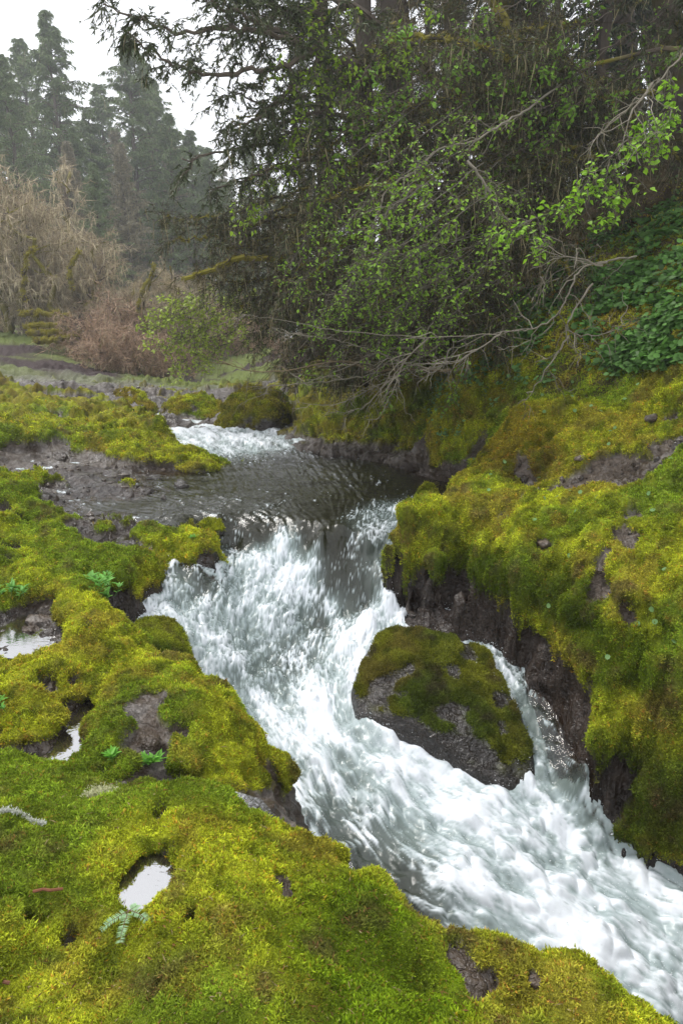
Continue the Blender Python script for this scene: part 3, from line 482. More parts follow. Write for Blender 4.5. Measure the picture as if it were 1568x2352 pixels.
# pebbles over the bare wet flats
k = np.where((moss < .3) & (R0 > 4.4) & (R0 < 17) & (P[:, 2] > -.03) & (np.abs(PX0 - 784) < 900))[0]; w = (R0[k] ** -.9); w /= w.sum(); k = RNG.choice(k, 900, p=w); a = Acc()
s = RNG.gamma(2.0, .006, len(k)) * (.6 + R0[k] / 9); V1, F1 = ICO[1]
Vp = (V1[None] * RNG.uniform(.6, 1.3, (len(k), len(V1), 1)) * (s[:, None] * RNG.uniform(.5, 1.3, (len(k), 3)))[:, None]) + P[k][:, None]
a.add(Vp.reshape(-1, 3), (np.arange(len(k))[:, None, None] * len(V1) + F1[None]).reshape(-1, 3), np.repeat(RCOL(P[k]) * RNG.uniform(.5, 1.5, (len(k), 1)), len(V1), 0))
V, Fa, Cc = a.arrays(); tag(mesh_obj('pebbles', V, Fa, M_ROCK, None, Cc, False, {'wet': np.ones(len(V))}), 'small wet stones strewn over the bare flats', 'pebbles', kind='stuff')
print('rocks', time.time() - T0)

# ------------------------------------------------------------ water
FL = ['480,1005 560,1060 640,1130 700,1180 740,1250 745,1400 720,1560 790,1750 950,1950 1250,2150 1700,2400', '395,1190 500,1195 600,1220 630,1260 600,1330 560,1430 580,1560 660,1680 760,1850 960,2090 1200,2220 1500,2400', '985,1120 950,1170 900,1230 870,1330 850,1420 790,1540 770,1640 820,1740 950,1850 1150,2020 1500,2250',
 '450,1170 440,1215 425,1320 400,1400 460,1500 520,1580 620,1700 740,1880 880,2050', '860,1395 950,1405 1060,1430 1140,1490 1190,1580 1230,1680 1280,1790 1360,1900 1480,2020 1700,2200', '1180,1470 1260,1580 1330,1720 1370,1850 1430,1950', '850,1700 1000,1800 1150,1900 1350,2040 1600,2200', '850,1060 850,1130 800,1200 790,1300 770,1420 740,1520', '300,1150 420,1175 520,1195', '700,1050 800,1120 880,1165']
WZ = lambda px, py: next(p for p in [atz(px, py, 0)])
def wpt(px, py):
    z = 0.0
    for _ in range(12):
        q = atz(px, py, z); z = .5 * z + .5 * float(base_water(q[None, :2])[0])
    return atz(px, py, z)
fp, fv = [], []
for line in FL:
    q = np.array([wpt(*map(float, t.split(','))) for t in line.split()])[:, :2]
    for a_, b_ in zip(q[:-1], q[1:]):
        n = max(2, int(np.linalg.norm(b_ - a_) / .12)); t = np.linspace(0, 1, n, endpoint=False)[:, None]; fp.append(a_ + (b_ - a_) * t); fv.append(np.repeat(norm((b_ - a_)[None]), n, 0))
fp, fv = np.concatenate(fp), np.concatenate(fv)
GX, GY = np.meshgrid(np.arange(-8, 8, .06), np.arange(1, 26, .06), indexing='xy'); g = np.c_[GX.ravel(), GY.ravel()]; gv = np.empty_like(g)
for i in range(0, len(g), 20000):
    x = g[i:i + 20000]; d2 = ((x[:, None] - fp[None]) ** 2).sum(-1); w = 1 / (d2 + .01 + .002 * x[:, 1:] ** 1) ** 2; gv[i:i + 20000] = w @ fv / w.sum(1, keepdims=True)
gv = norm(gv).reshape(*GX.shape, 2)
def flow(x):
    i = np.clip(((x[:, 1] - 1) / .06).astype(int), 0, GX.shape[0] - 1); j = np.clip(((x[:, 0] + 8) / .06).astype(int), 0, GX.shape[1] - 1); return gv[i, j]
FOAM = '''860,1100,0 800,1080,0 700,1100,0 900,1130,0 760,1150,0 480,1005,1.0 420,1003,1 560,1028,.75 640,1040,.35 720,1050,.12 520,1060,.25 440,1100,.05 560,1110,.12 350,1160,.08 300,1150,.08 640,1160,.2 520,1165,.18 400,1165,.10 980,1100,.03 520,1040,.6 400,1120,.05
 990,1150,.5 920,1160,.55 860,1178,.5 830,1200,.35 950,1195,.55 900,1240,.5 860,1300,.45 840,1380,.35 880,1320,.5 790,1240,.3 700,1180,.02 740,1220,.05 705,1218,.08 650,1262,1.0 600,1262,.95 560,1290,.85 700,1275,.95 760,1275,.75 800,1300,.4 740,1340,.55 760,1400,.35 740,1430,.3 680,1350,.75 600,1320,.9 560,1400,.9 480,1300,.45 470,1340,.3 400,1320,.5 390,1360,.6 430,1390,.75 480,1450,.9 620,1440,.7 650,1500,.45 640,1400,.75 540,1520,.6 500,1500,.75 700,1540,.5 690,1480,.5 520,1590,.75
 850,1420,1.1 800,1480,1.1 780,1560,1 740,1600,.95 760,1640,1 820,1560,1 640,1640,.8 560,1620,.8 720,1720,.7 700,1800,.6 760,1850,.5 780,1800,.55 860,1980,.35 830,1900,.45 940,2080,.25 1000,2150,.3 900,1920,.5 960,2000,.35 1030,2100,.5 820,1700,.85 880,1740,1 1000,1790,1.1 1100,1850,1.1 950,1850,.9 1050,1930,.95 1200,1900,1.1 1200,2050,1 1350,2050,1.1 1100,2080,.75 1300,2180,.95 1500,2250,.9 1200,2190,.75 1560,2100,1 1500,2050,1 1450,1990,.85 1380,1960,.85 1150,1960,.75 1250,1980,.9 1568,2300,.8 1450,2330,.7
 940,1400,1 1030,1425,.9 1110,1470,.65 1160,1540,.75 1195,1620,.7 1235,1700,.65 1300,1640,.08 1260,1560,.1 1290,1720,.2 1330,1760,.35 1200,1500,.15 1280,1810,.7 1320,1850,.65 1370,1890,.7 1240,1640,.45 420,1200,.2 520,1210,.2 380,1190,.15 620,1213,.12 590,1182,.28 650,1198,.2 560,1195,.12 690,1226,.2 450,1220,.25 560,1232,.25 500,1255,.3 735,1250,.03 720,1232,0 700,1205,.05 600,1228,.2 540,1270,.45'''
fo = np.array([[float(v) for v in t.split(',')] for t in FOAM.split()]); fxy = np.array([wpt(a[0], a[1])[:2] for a in fo]); FOFIT = rbf_fit(warp(fxy), fo[:, 2:3], 3e-3)
wr = rows((1.7, 8, .0031), (8, 14, .004), (14, 26, .01)); wt = np.radians(np.concatenate([np.arange(-34, 33, .075), np.arange(33, 52, .3)])); X2, Q2, SH2 = polar(wr, wt)
def sub_eval(fn, rs_, ts_, st=4):
    a, b = rs_[::st], ts_[::st]; a = np.append(a, rs_[-1]); b = np.append(b, ts_[-1]); A, B = np.meshgrid(a, b, indexing='ij'); v = fn(np.stack([A * np.sin(B), A * np.cos(B)], -1).reshape(-1, 2))
    v = v.reshape(len(a), len(b)); t = np.stack([np.interp(ts_, b, v[i]) for i in range(len(a))]); return np.stack([np.interp(rs_, a, t[:, j]) for j in range(len(ts_))], 1).ravel()
zw = sub_eval(base_water, wr, wt); zl = sub_eval(lambda x: base_land(x)[0], wr, wt); FO = np.clip(sub_eval(lambda x: rbf_eval(FOFIT, warp(x))[:, 0], wr, wt), 0, 1.15)
rw = np.hypot(X2[:, 0], X2[:, 1]); zw = np.where(zw > .0, zw, zw); depth = zw - zl
live = depth > -.16; live &= ~((X2[:, 1] < 2.6) & (X2[:, 0] < .1 + .5 * (2.6 - X2[:, 1])))
fl = live.reshape(SH2); keep = fl[:-1, :-1] & fl[1:, 1:] & fl[1:, :-1] & fl[:-1, 1:]; Q2 = Q2[keep.ravel()]
used, inv = np.unique(Q2, return_inverse=True); Q2 = inv.reshape(Q2.shape); X2 = X2[used]; zw, depth, FO, rw = zw[used], depth[used], FO[used], rw[used]
print('water verts', len(X2), time.time() - T0)
def lic(x0, z, f, h, ns, seed):
    s = vnoise(np.c_[x0, z], f, seed).astype(np.float32); n = 1
    for sg in (1, -1):
        x = x0.copy()
        for k_ in range(ns): x = x + sg * flow(x) * h * (.6 + x[:, 1:] * .09); s += vnoise(np.c_[x, z], f, seed); n += 1
    return s / np.sqrt(n) * 1.5
l1 = lic(X2, zw, 95, .006, 3, 1); l2 = lic(X2, zw, 42, .014, 6, 2); l3 = lic(X2, zw, 9, .035, 4, 3); lw = sst(4.9, 3.9, X2[:, 1]); l1 = lerp(l1, lic(X2, zw, 80, .011, 8, 1) * .8, lw); l2 = lerp(l2, lic(X2, zw, 30, .02, 7, 2), lw); l4 = vnoise(np.c_[X2, zw], 5, 5); l5 = np.abs(vnoise(np.c_[X2, zw], 11, 6)) * 2 - .6
P3 = np.c_[X2, zw]; turb = sst(.05, .6, FO)
pat = FO - .5 + .13 * l3 + .17 * l2 + .26 * l1 + .1 * l4
sw = sst(.55, .95, FO); foam = sst(-.14 - .2 * sw, .30 + .3 * sw, pat * 1.0 + .35 * (FO - .5) + .35 * turb * sst(.10, .02, depth)); fcl = mixc(C3(.31, .37, .37), C3(.66, .69, .72), sst(-.05, .75, pat + .15 * l3))
cen = wpt(470, 1265)[:2]; rr = np.hypot(X2[:, 0] - cen[0], (X2[:, 1] - cen[1]) * .9)
ring = np.sin(rr * 2 * np.pi / .075 + 1.5 * l4) * sst(.45, .6, rr) * sst(1.25, .8, rr) * (X2[:, 0] > cen[0] - .6) * .0055
dz = turb * (.045 * l4 + .022 * l5 + .011 * l3 + .004 * l2 + .004 * l1) + (1 - turb) * .005 * l2 + ring
dz *= sst(0.0, .07, depth + .05)
calm = 1 - turb
dz += calm * .010 * vnoise(P3 * np.array([.6, 1.3, 1]), 5, 8) * sst(.05, .2, depth)
Wv = np.c_[X2, zw + dz]
body = mixc(C3(.022, .022, .012), C3(.17, .21, .195), sst(.15, .75, FO) * sst(.0, .25, depth + .12))
body = mixc(body, C3(.05, .035, .02), sst(.12, .02, depth))
opac = np.clip(1 - np.exp(-np.maximum(depth, 0.0) * 9), .08, 1); opac = np.maximum(opac, turb * .5)
inch = (X2[:, 0] > .75) & (X2[:, 1] < 5.4); opac = np.where(inch & (FO < .5), np.minimum(opac, .35), opac)
def water_mat():
    m, t, b = newmat('stream_water'); L = t.links.new; A = lambda n_: N(t, 'ShaderNodeAttribute', attribute_name=n_); geo = N(t, 'ShaderNodeNewGeometry')
    mp = N(t, 'ShaderNodeMapping'); mp.inputs['Scale'].default_value = (.75, 1.25, 1); L(geo.outputs['Position'], mp.inputs[0])
    n1 = N(t, 'ShaderNodeTexNoise'); n1.inputs['Scale'].default_value = 9; n1.inputs['Detail'].default_value = 6; n1.inputs['Roughness'].default_value = .62; n1.inputs['Distortion'].default_value = .7; L(mp.outputs[0], n1.inputs['Vector'])
    bp = N(t, 'ShaderNodeBump'); bp.inputs['Strength'].default_value = .28; bp.inputs['Distance'].default_value = .04; L(n1.outputs[0], bp.inputs['Height'])
    dif = N(t, 'ShaderNodeBsdfDiffuse'); L(A('Col').outputs['Color'], dif.inputs[0]); tr = N(t, 'ShaderNodeBsdfTransparent'); tr.inputs[0].default_value = (.85, .75, .6, 1)
    b1 = N(t, 'ShaderNodeMixShader'); L(A('opac').outputs['Fac'], b1.inputs[0]); L(tr.outputs[0], b1.inputs[1]); L(dif.outputs[0], b1.inputs[2])
    gl = N(t, 'ShaderNodeBsdfGlossy'); gl.inputs['Roughness'].default_value = .06; L(bp.outputs[0], gl.inputs['Normal']); fr = N(t, 'ShaderNodeFresnel'); fr.inputs['IOR'].default_value = 1.45; L(bp.outputs[0], fr.inputs['Normal'])
    s = N(t, 'ShaderNodeMixShader'); L(fr.outputs[0], s.inputs[0]); L(b1.outputs[0], s.inputs[1]); L(gl.outputs[0], s.inputs[2])
    L(A('FCol').outputs['Color'], b.inputs['Base Color']); b.inputs['Roughness'].default_value = .35; b.inputs['Subsurface Weight'].default_value = 0
    fm_ = N(t, 'ShaderNodeMixShader'); L(A('foam').outputs['Fac'], fm_.inputs[0]); L(s.outputs[0], fm_.inputs[1]); L(b.outputs[0], fm_.inputs[2]); L(fm_.outputs[0], t.nodes['Material Output'].inputs[0]); return m
M_WATER = water_mat()
wobj = mesh_obj('water', Wv, Q2, M_WATER, None, body, True, {'foam': foam, 'opac': opac}); _a = wobj.data.color_attributes.new('FCol', 'FLOAT_COLOR', 'POINT'); _c = np.ones((len(Wv), 4), np.float32); _c[:, :3] = fcl; _a.data.foreach_set('color', _c.ravel()); tag(wobj, kind='structure', label='stream water, dark in the pool and white in the rapids')
# drops thrown up where the water breaks
M_FOAM, _t, _b = newmat('spray'); _b.inputs['Base Color'].default_value = (.85, .88, .9, 1); _b.inputs['Roughness'].default_value = .2
wgt = foam * sst(.2, .6, FO) * (1.3 - FO).clip(.12, 1) * (rw < 9) * lerp(.35, 1, sst(3.6, 4.6, X2[:, 1])); wgt /= wgt.sum(); nd = 42000; k = RNG.choice(len(Wv), nd, p=wgt)
pd = Wv[k] + RNG.normal(size=(nd, 3)) * .012; hgt = RNG.exponential(.016, nd) * (.5 + FO[k]); pd[:, 2] += hgt; dv = np.c_[flow(pd[:, :2]), RNG.normal(size=nd) * .5 - .3]; dv = norm(dv + .35 * RNG.normal(size=(nd, 3)))
OCT = (np.array([[0, 0, 0], [.5, .5, 0], [.5, -.25, .43], [.5, -.25, -.43], [1, 0, 0]]), np.array([[0, 1, 2], [0, 2, 3], [0, 3, 1], [4, 2, 1], [4, 3, 2], [4, 1, 3]]))
a = Acc(); L = RNG.gamma(2.2, .0017, nd) * (.5 + .16 * pd[:, 1]); a_w = L * RNG.uniform(.3, .6, nd)
D_, S_, U_ = basis(dv, rdir(nd)); TV = OCT[0]; V = pd[:, None] + D_[:, None] * (TV[:, 0][None] * L[:, None])[..., None] + S_[:, None] * (TV[:, 1][None] * a_w[:, None])[..., None] + U_[:, None] * (TV[:, 2][None] * a_w[:, None])[..., None]
a.add(V.reshape(-1, 3), (np.arange(nd)[:, None, None] * 5 + OCT[1][None]).reshape(-1, 3), C3(1, 1, 1)); tag(a.obj('spray', M_FOAM, smooth=True), 'white drops thrown up over the rapids', 'spray', kind='stuff')
# puddles in the rock
def puddle(name, label, poly, z):
    q = np.array([atz(*map(float, t.split(',')), z) for t in poly.split()]); c = q.mean(0); n = len(q); rings = [c[None]] + [c + (q - c) * f for f in (.3, .6, .85, 1)]
    V = np.concatenate(rings); Fa = [[0, 1 + j, 1 + (j + 1) % n] for j in range(n)]
    for r in range(3):
        for j in range(n): a1, b1 = 1 + r * n + j, 1 + r * n + (j + 1) % n; Fa += [[a1, a1 + n, b1 + n], [a1, b1 + n, b1]]
    o = mesh_obj(name, V, np.array(Fa), M_PUD, None, C3(.045, .032, .02), True, {'foam': np.zeros(len(V)), 'opac': np.full(len(V), .55)}); tag(o, label, kind='structure'); return o
M_PUD, tt_, bb_ = newmat('puddle_water'); bb_.inputs['Base Color'].default_value = (.03, .025, .018, 1); bb_.inputs['Roughness'].default_value = .03; bb_.inputs['IOR'].default_value = 3.4; bb_.inputs['Specular IOR Level'].default_value = .7
_n = N(tt_, 'ShaderNodeTexNoise'); _n.inputs['Scale'].default_value = 26; _n.inputs['Distortion'].default_value = 1.5; _g = N(tt_, 'ShaderNodeNewGeometry'); tt_.links.new(_g.outputs['Position'], _n.inputs['Vector']); _p = N(tt_, 'ShaderNodeBump'); _p.inputs['Strength'].default_value = .05; _p.inputs['Distance'].default_value = .02; tt_.links.new(_n.outputs[0], _p.inputs['Height']); tt_.links.new(_p.outputs[0], bb_.inputs['Normal'])
def round_pool(k, label):
    c, rad = HPOS[k]; n = 40; a_ = np.linspace(0, 6.283, n, endpoint=False); V = np.concatenate([c[None], c + np.c_[np.cos(a_), np.sin(a_), 0 * a_] * rad * 1.6]) - np.array([0, 0, .028]); Fa = np.array([[0, 1 + j, 1 + (j + 1) % n] for j in range(n)]); tag(mesh_obj('pool', V, Fa, M_PUD), label, kind='structure')
round_pool(0, 'round sky-lit pool in the near moss')
puddle('puddle', 'long rippled puddle between two mossy outcrops', '250,1560 255,1640 250,1780 180,1775 110,1745 60,1790 -60,1780 -60,1690 60,1690 120,1640 190,1570', -.298)
for mm_ in ():
    pass
puddle('puddle', 'brown puddle on the flat behind the ledge rock', '215,1228 350,1222 350,1270 240,1268', -.045)
puddle('puddle', 'wet trickle pool at the left edge of the moss slope', '-60,1405 60,1400 140,1440 165,1500 60,1515 -60,1505', -.205)
puddle('puddle', 'thin water film in the cleft behind the near outcrop', '290,1790 480,1800 600,1835 640,1880 420,1860 300,1830', -.305)
print('water', time.time() - T0)
# ------------------------------------------------------------ vegetation
def curves(p, d, L, sag, wob, ns, rng=RNG):
    n = len(p); t = np.linspace(0, 1, ns + 1)[None, :, None]; d = norm(d); L = np.broadcast_to(L, (n,))[:, None, None]; sag = np.broadcast_to(sag, (n,))[:, None, None]
    C = p[:, None] + d[:, None] * L * t + np.array([0, 0, -1.]) * (L * sag * t * t)
    w = np.cumsum(rng.normal(size=(n, ns + 1, 3)), 1) * wob * L / ns; w[:, 0] = 0; return C + w
def btube(acc, C, r0, r1, k, col):
    n, m, _ = C.shape; T = norm(np.gradient(C, axis=1)); ref = np.array([.3, .5, .8]); S = norm(np.cross(T, ref)); U = np.cross(T, S); a = np.linspace(0, 2 * np.pi, k, endpoint=False)
    R = np.broadcast_to(r0, (n,))[:, None] * (1 - np.linspace(0, 1, m)[None]) + np.broadcast_to(r1, (n,))[:, None] * np.linspace(0, 1, m)[None]
    V = C[:, :, None] + R[:, :, None, None] * (S[:, :, None] * np.cos(a)[:, None] + U[:, :, None] * np.sin(a)[:, None])
    b = (np.arange(n) * m * k)[:, None, None]; i = np.arange(m - 1)[None, :, None] * k; j = np.arange(k)[None, None]; j2 = (j + 1) % k
    Q = np.stack([b + i + j, b + i + j2, b + i + k + j2, b + i + k + j], -1).reshape(-1, 4)
    col = np.asarray(col, np.float32); col = np.repeat(col, m * k, 0) if col.ndim == 2 else col
    acc.add(V.reshape(-1, 3), Q, col)
def on(C, per, rng=RNG, lo=.05, hi=1.0):
    n, m, _ = C.shape; i = np.repeat(np.arange(n), per); t = rng.uniform(lo, hi, len(i)) * (m - 1) * .9999; k = t.astype(int); f = (t - k)[:, None]
    a, b = C[i, k], C[i, np.minimum(k + 1, m - 1)]; return a + (b - a) * f, norm(b - a + 1e-6), t / (m - 1), i
def jit(c, n, s=.25, rng=RNG): return np.asarray(c, np.float32) * np.clip(1 + s * rng.normal(size=(n, 1)), .35, 1.9)
DN = np.array([0, 0, -1.])
FIRG, FIRT = C3(.042, .056, .020), C3(.085, .11, .035); TAN = C3(.30, .26, .15); BRN = C3(.08, .06, .034); MOSG = C3(.17, .15, .02); WOODC = C3(.10, .08, .06); PALE = C3(.17, .15, .115)
LEAFG = C3(.22, .38, .035)
def foliage(W, Fo, Li, C, fir=0, twig=0, lichen=0, leaf=0, sz=1.0, leafcol=LEAFG, tcol=BRN, lcol=TAN, lsz=.035, lhang=.16, rng=RNG, fcol=(FIRG, FIRT)):
    """dress curves C with fir sprays, bare twiglets, hanging lichen, leaves (numbers per curve)"""
    if fir:
        p, T, t, i = on(C, fir, rng); n = len(p); sd = norm(np.cross(T, np.array([0, 0, 1.]) + .2 * rng.normal(size=(n, 3)))) * rng.choice([-1, 1], n)[:, None]; d = norm(T * .8 + sd * .75 + rng.normal(size=(n, 3)) * .18 + DN * .25); L = sz * rng.uniform(.045, .10, n)
        c = jit(fcol[0], n, .25, rng); scatter(Fo, p, d, rdir(n, rng) + np.array([0, 0, 1.]), L, L * .2, TRI, c, c / fcol[0] * fcol[1])
    if twig:
        p, T, t, i = on(C, twig, rng); n = len(p); d = norm(T * .5 + rng.normal(size=(n, 3)) * .7 + DN * .15); L = sz * rng.uniform(.06, .22, n); scatter(W, p, d, rdir(n, rng), L, sz * .007, TRI, jit(tcol, n, .45, rng))
    if lichen:
        if lichen < 1: C = C[rng.random(len(C)) < lichen]
        p, T, t, i = on(C, max(1, int(lichen)), rng); n = len(p); d = norm(DN + rng.normal(size=(n, 3)) * .16); L = sz * lhang * rng.gamma(1.6, .5, n); scatter(Li, p, d, rdir(n, rng) * np.array([1, 1, .1]), L, np.minimum(L * .14, .012 * sz), BLADE, jit(lcol, n, .2, rng))
    if leaf:
        p, T, t, i = on(C, leaf, rng, .15); n = len(p); p = p + rng.normal(size=(n, 3)) * lsz * .5; d = norm(T * .4 + rng.normal(size=(n, 3)) * np.array([1, 1, .35]) + DN * .3); L = lsz * rng.uniform(.6, 1.35, n)
        c = jit(leafcol, n, .18, rng); scatter(Fo, p, d, norm(np.array([0, 0, 1.]) + .45 * rng.normal(size=(n, 3))), L, L * .85, LEAF, c * .85, c * 1.1)
def conifer_mesh(H, r, seed, lo=.12, nbr=230, blen=.17, sprays=26, droop=.35, dens=1.0, lich=4, ssz=3.4, fcol=(FIRG, FIRT), top=1.0):
    rng = np.random.default_rng(seed); W, Fo, Li = Acc(), Acc(), Acc()
    ts = np.linspace(0, 1, 14); ctr = np.c_[np.cumsum(rng.normal(size=14)) * .004 * H, np.cumsum(rng.normal(size=14)) * .004 * H, ts * H]; ctr[0, :2] = 0
    tube(W, ctr, r * (1 - ts) ** .8 + .015, 8, WOODC * .8, .15)
    z = lo + (1 - lo) * rng.random(nbr) ** .85 * top; z = np.clip(z, lo, .995); az = rng.uniform(0, 6.283, nbr); p = np.c_[np.interp(z, ts, ctr[:, 0]), np.interp(z, ts, ctr[:, 1]), z * H]
    gapn = .55 + .9 * (vnoise(np.c_[np.cos(az) * 2, np.sin(az) * 2, z * 9], 1.0, seed) * .5 + .5)
    L = H * blen * np.clip(1 - z, .03, 1) ** .72 * rng.uniform(.55, 1.2, nbr) * gapn * sst(lo * .5, lo + .25, z).clip(.5, 1); el = lerp(-.05, .75, z) + rng.normal(size=nbr) * .12
    d = np.c_[np.cos(az) * np.cos(el), np.sin(az) * np.cos(el), np.sin(el)]; C = curves(p, d, L, droop, .14, 6, rng); btube(W, C, .006 * H * .3, .006, 3, WOODC)
    q, T, t, i = on(C, sprays, rng, .12); n = len(q); sd = norm(T * .7 + rng.normal(size=(n, 3)) * np.array([.7, .7, .25]) + DN * .4); C2 = curves(q, sd, (.25 + .35 * rng.random(n)) * (H / 20) * (1.15 - t), .35, .1, 2, rng)
    foliage(W, Fo, Li, C2, fir=int(7 * dens), sz=ssz * H / 20, rng=rng, fcol=fcol, lichen=1 if lich > 3 else 0, lhang=.12); 
    if lich: foliage(W, Fo, Li, C, lichen=lich * 2, sz=3 * H / 20, lhang=.12, rng=rng)
    return W, Fo, Li
def tree_obj(name, label, cat, accs, base, group=None, scale=1, rz=0, names=('trunk', 'crown', 'lichen')):
    root = empty(name, base); root.scale = (scale,) * 3; root.rotation_euler = (0, 0, rz); tag(root, label, cat, group)
    for a, nm, m in zip(accs, names, (M_BARK, M_NEEDLE, M_LICHEN)):
        if a.V: tag(a.obj(nm, m, root), kind='stuff' if nm == 'lichen' else None)
    return root
def copy_tree(root, base, label, scale, rz):
    r = root.copy(); COL.objects.link(r); r.location = tuple(base); r.scale = (scale,) * 3; r.rotation_euler = (0, 0, rz); r['label'] = label
    for ch in root.children: c = ch.copy(); COL.objects.link(c); c.parent = r
    return r
def gz(x, y): return float(base_land(np.array([[x, y]]))[0][0])
def gbase(px, y): x = (px - CX) / F * y * 1.03; return np.array([x, y, gz(x, y) - .1])
HZF = (C3(.11, .155, .055), C3(.19, .255, .095)); HZB = (C3(.20, .18, .11), C3(.30, .27, .17))  # far foliage lightened: distance haze put into the colour, plus lichen tone
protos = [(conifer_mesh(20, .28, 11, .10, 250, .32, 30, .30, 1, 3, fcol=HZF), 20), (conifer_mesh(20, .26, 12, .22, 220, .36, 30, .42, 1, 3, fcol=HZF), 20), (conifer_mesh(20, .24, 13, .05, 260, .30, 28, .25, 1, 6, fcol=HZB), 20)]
# px of trunk, top py, distance, proto, label
FAR = [(105, 30, 50, 1, 'tallest ragged conifer at the left, top leaning out against the white sky'), (300, 85, 52, 1, 'tall hazy conifer with a spiky top right of the sky gap'), (15, 130, 44, 0, 'hazy conifer cut by the left picture edge'), (190, 255, 54, 0, 'lower hazy conifer standing in the sky gap'), (60, 95, 58, 0, 'hazy conifer just left of the tallest ragged one'),
       (250, 300, 60, 2, 'brownish hazy conifer behind the sky gap'), (350, 215, 62, 0, 'hazy conifer just right of the spiky topped one'), (400, 330, 56, 2, 'brownish hazy conifer under the overhanging boughs'), (150, 330, 46, 2, 'brown tinted conifer in front of the tallest ragged one'), (450, 380, 64, 0, 'pale hazy conifer seen through the boughs, left of the trunk gap'),
       (510, 430, 60, 1, 'pale hazy conifer seen through twigs above the mossy limb'), (-45, 60, 52, 1, 'tall conifer mostly beyond the left picture edge'), (215, 380, 40, 0, 'dark young conifer low in the middle of the hazy wood'), (330, 150, 57, 1, 'second tall hazy conifer close behind the spiky topped one'), (130, 180, 60, 0, 'hazy conifer filling in right of the tallest ragged one'), (-10, 200, 60, 2, 'brownish conifer behind the left edge trees'), (430, 300, 58, 1, 'hazy conifer whose top is lost in the overhanging boughs'), (480, 340, 55, 0, 'green hazy conifer between the boughs over the mossy limb'), (240, 200, 64, 0, 'pale conifer in the gap between the two tallest groups'), (170, 300, 48, 0, 'bushy hazy conifer below the sky gap'), (380, 260, 50, 0, 'hazy conifer right beside the spiky topped pair'), (280, 330, 46, 2, 'brownish conifer standing before the spiky topped one'), (560, 500, 66, 0, 'faint conifer far up the valley')]
roots = {}; nfar = 0
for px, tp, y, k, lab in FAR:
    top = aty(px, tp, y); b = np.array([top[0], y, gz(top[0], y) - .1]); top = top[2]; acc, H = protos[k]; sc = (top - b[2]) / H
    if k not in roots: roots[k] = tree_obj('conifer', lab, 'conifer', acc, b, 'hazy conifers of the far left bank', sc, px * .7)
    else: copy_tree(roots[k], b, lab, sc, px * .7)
# the wood behind: far trees that read as one mass
def merge_tree(accs, out, base, sc, rz, take=1.0, tint=1.0):
    c, s = math.cos(rz), math.sin(rz); M = np.array([[c, -s, 0], [s, c, 0], [0, 0, 1]]).T * sc
    for a, o in zip(accs, out):
        if not a.V: continue
        V, Fa, Cc = a.arrays(); 
        if take < 1: m = np.random.default_rng(int(rz * 99)).random(len(Fa)) < take; Fa = Fa[m]
        o.add(V @ M + np.asarray(base, np.float32), Fa, Cc * tint)
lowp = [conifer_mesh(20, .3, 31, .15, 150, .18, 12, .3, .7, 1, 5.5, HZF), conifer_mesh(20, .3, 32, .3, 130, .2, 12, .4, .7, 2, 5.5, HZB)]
fo_ = (Acc(), Acc(), Acc()); rg = np.random.default_rng(5)
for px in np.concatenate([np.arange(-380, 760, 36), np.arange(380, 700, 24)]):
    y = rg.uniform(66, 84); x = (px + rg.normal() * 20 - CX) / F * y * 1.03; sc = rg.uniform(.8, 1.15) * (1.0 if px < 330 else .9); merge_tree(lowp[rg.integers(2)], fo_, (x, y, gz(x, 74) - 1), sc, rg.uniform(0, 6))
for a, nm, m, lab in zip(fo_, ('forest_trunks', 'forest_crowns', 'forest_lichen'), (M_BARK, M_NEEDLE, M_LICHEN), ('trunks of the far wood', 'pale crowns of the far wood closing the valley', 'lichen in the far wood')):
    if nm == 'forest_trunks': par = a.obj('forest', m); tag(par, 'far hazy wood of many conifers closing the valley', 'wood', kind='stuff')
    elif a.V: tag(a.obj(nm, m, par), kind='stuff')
print('far', time.time() - T0)
# tan lichen-hung trees and brown thickets of the left bank
def scrub(H, spread, seed, lich=10, twig=26, col=BRN, lcol=TAN, moss=.5, n1=9, sub=9, sz=1.6, leaf=0, green=0):
    rng = np.random.default_rng(seed); W, Fo, Li = Acc(), Acc(), Acc(); n = rng.integers(2, 4); allC = []
    for k in range(n):
        az = rng.uniform(0, 6.28); C = curves(np.zeros((1, 3)), np.array([[math.cos(az) * .4, math.sin(az) * .4, 1]]), H * rng.uniform(.6, .95), .1, .28, 10, rng); tube(W, C[0], np.linspace(.035, .012, 11) * H * .55, 6, mixc(WOODC, MOSG, rng.random(11) < moss), .3)
        p, T, t, i = on(C, n1, rng, .2); m = len(p); d = norm(rng.normal(size=(m, 3)) * np.array([1, 1, .45]) + np.array([0, 0, .5])); L = spread * rng.uniform(.4, 1, m) * (1.15 - t * .6); C1 = curves(p, d, L, .12, .35, 7, rng); btube(W, C1, .010 * H * .5, .006, 4, mixc(WOODC, MOSG, rng.random(m) < moss)); allC.append(C1)
    C1 = np.concatenate(allC); p, T, t, i = on(C1, sub, rng, .15); m = len(p); d = norm(T * .6 + rng.normal(size=(m, 3)) * .8); C2 = curves(p, d, spread * rng.uniform(.15, .42, m), .15, .35, 4, rng); btube(W, C2, .006, .003, 3, jit(col, m, .3, rng))
    foliage(W, Fo, Li, C2, twig=twig, lichen=lich, sz=sz, tcol=col, lcol=lcol, lhang=.10, rng=rng, leaf=leaf, lsz=.05, fir=green)
    return W, Fo, Li
TAN2 = C3(.38, .32, .20); PINK = C3(.34, .235, .16)
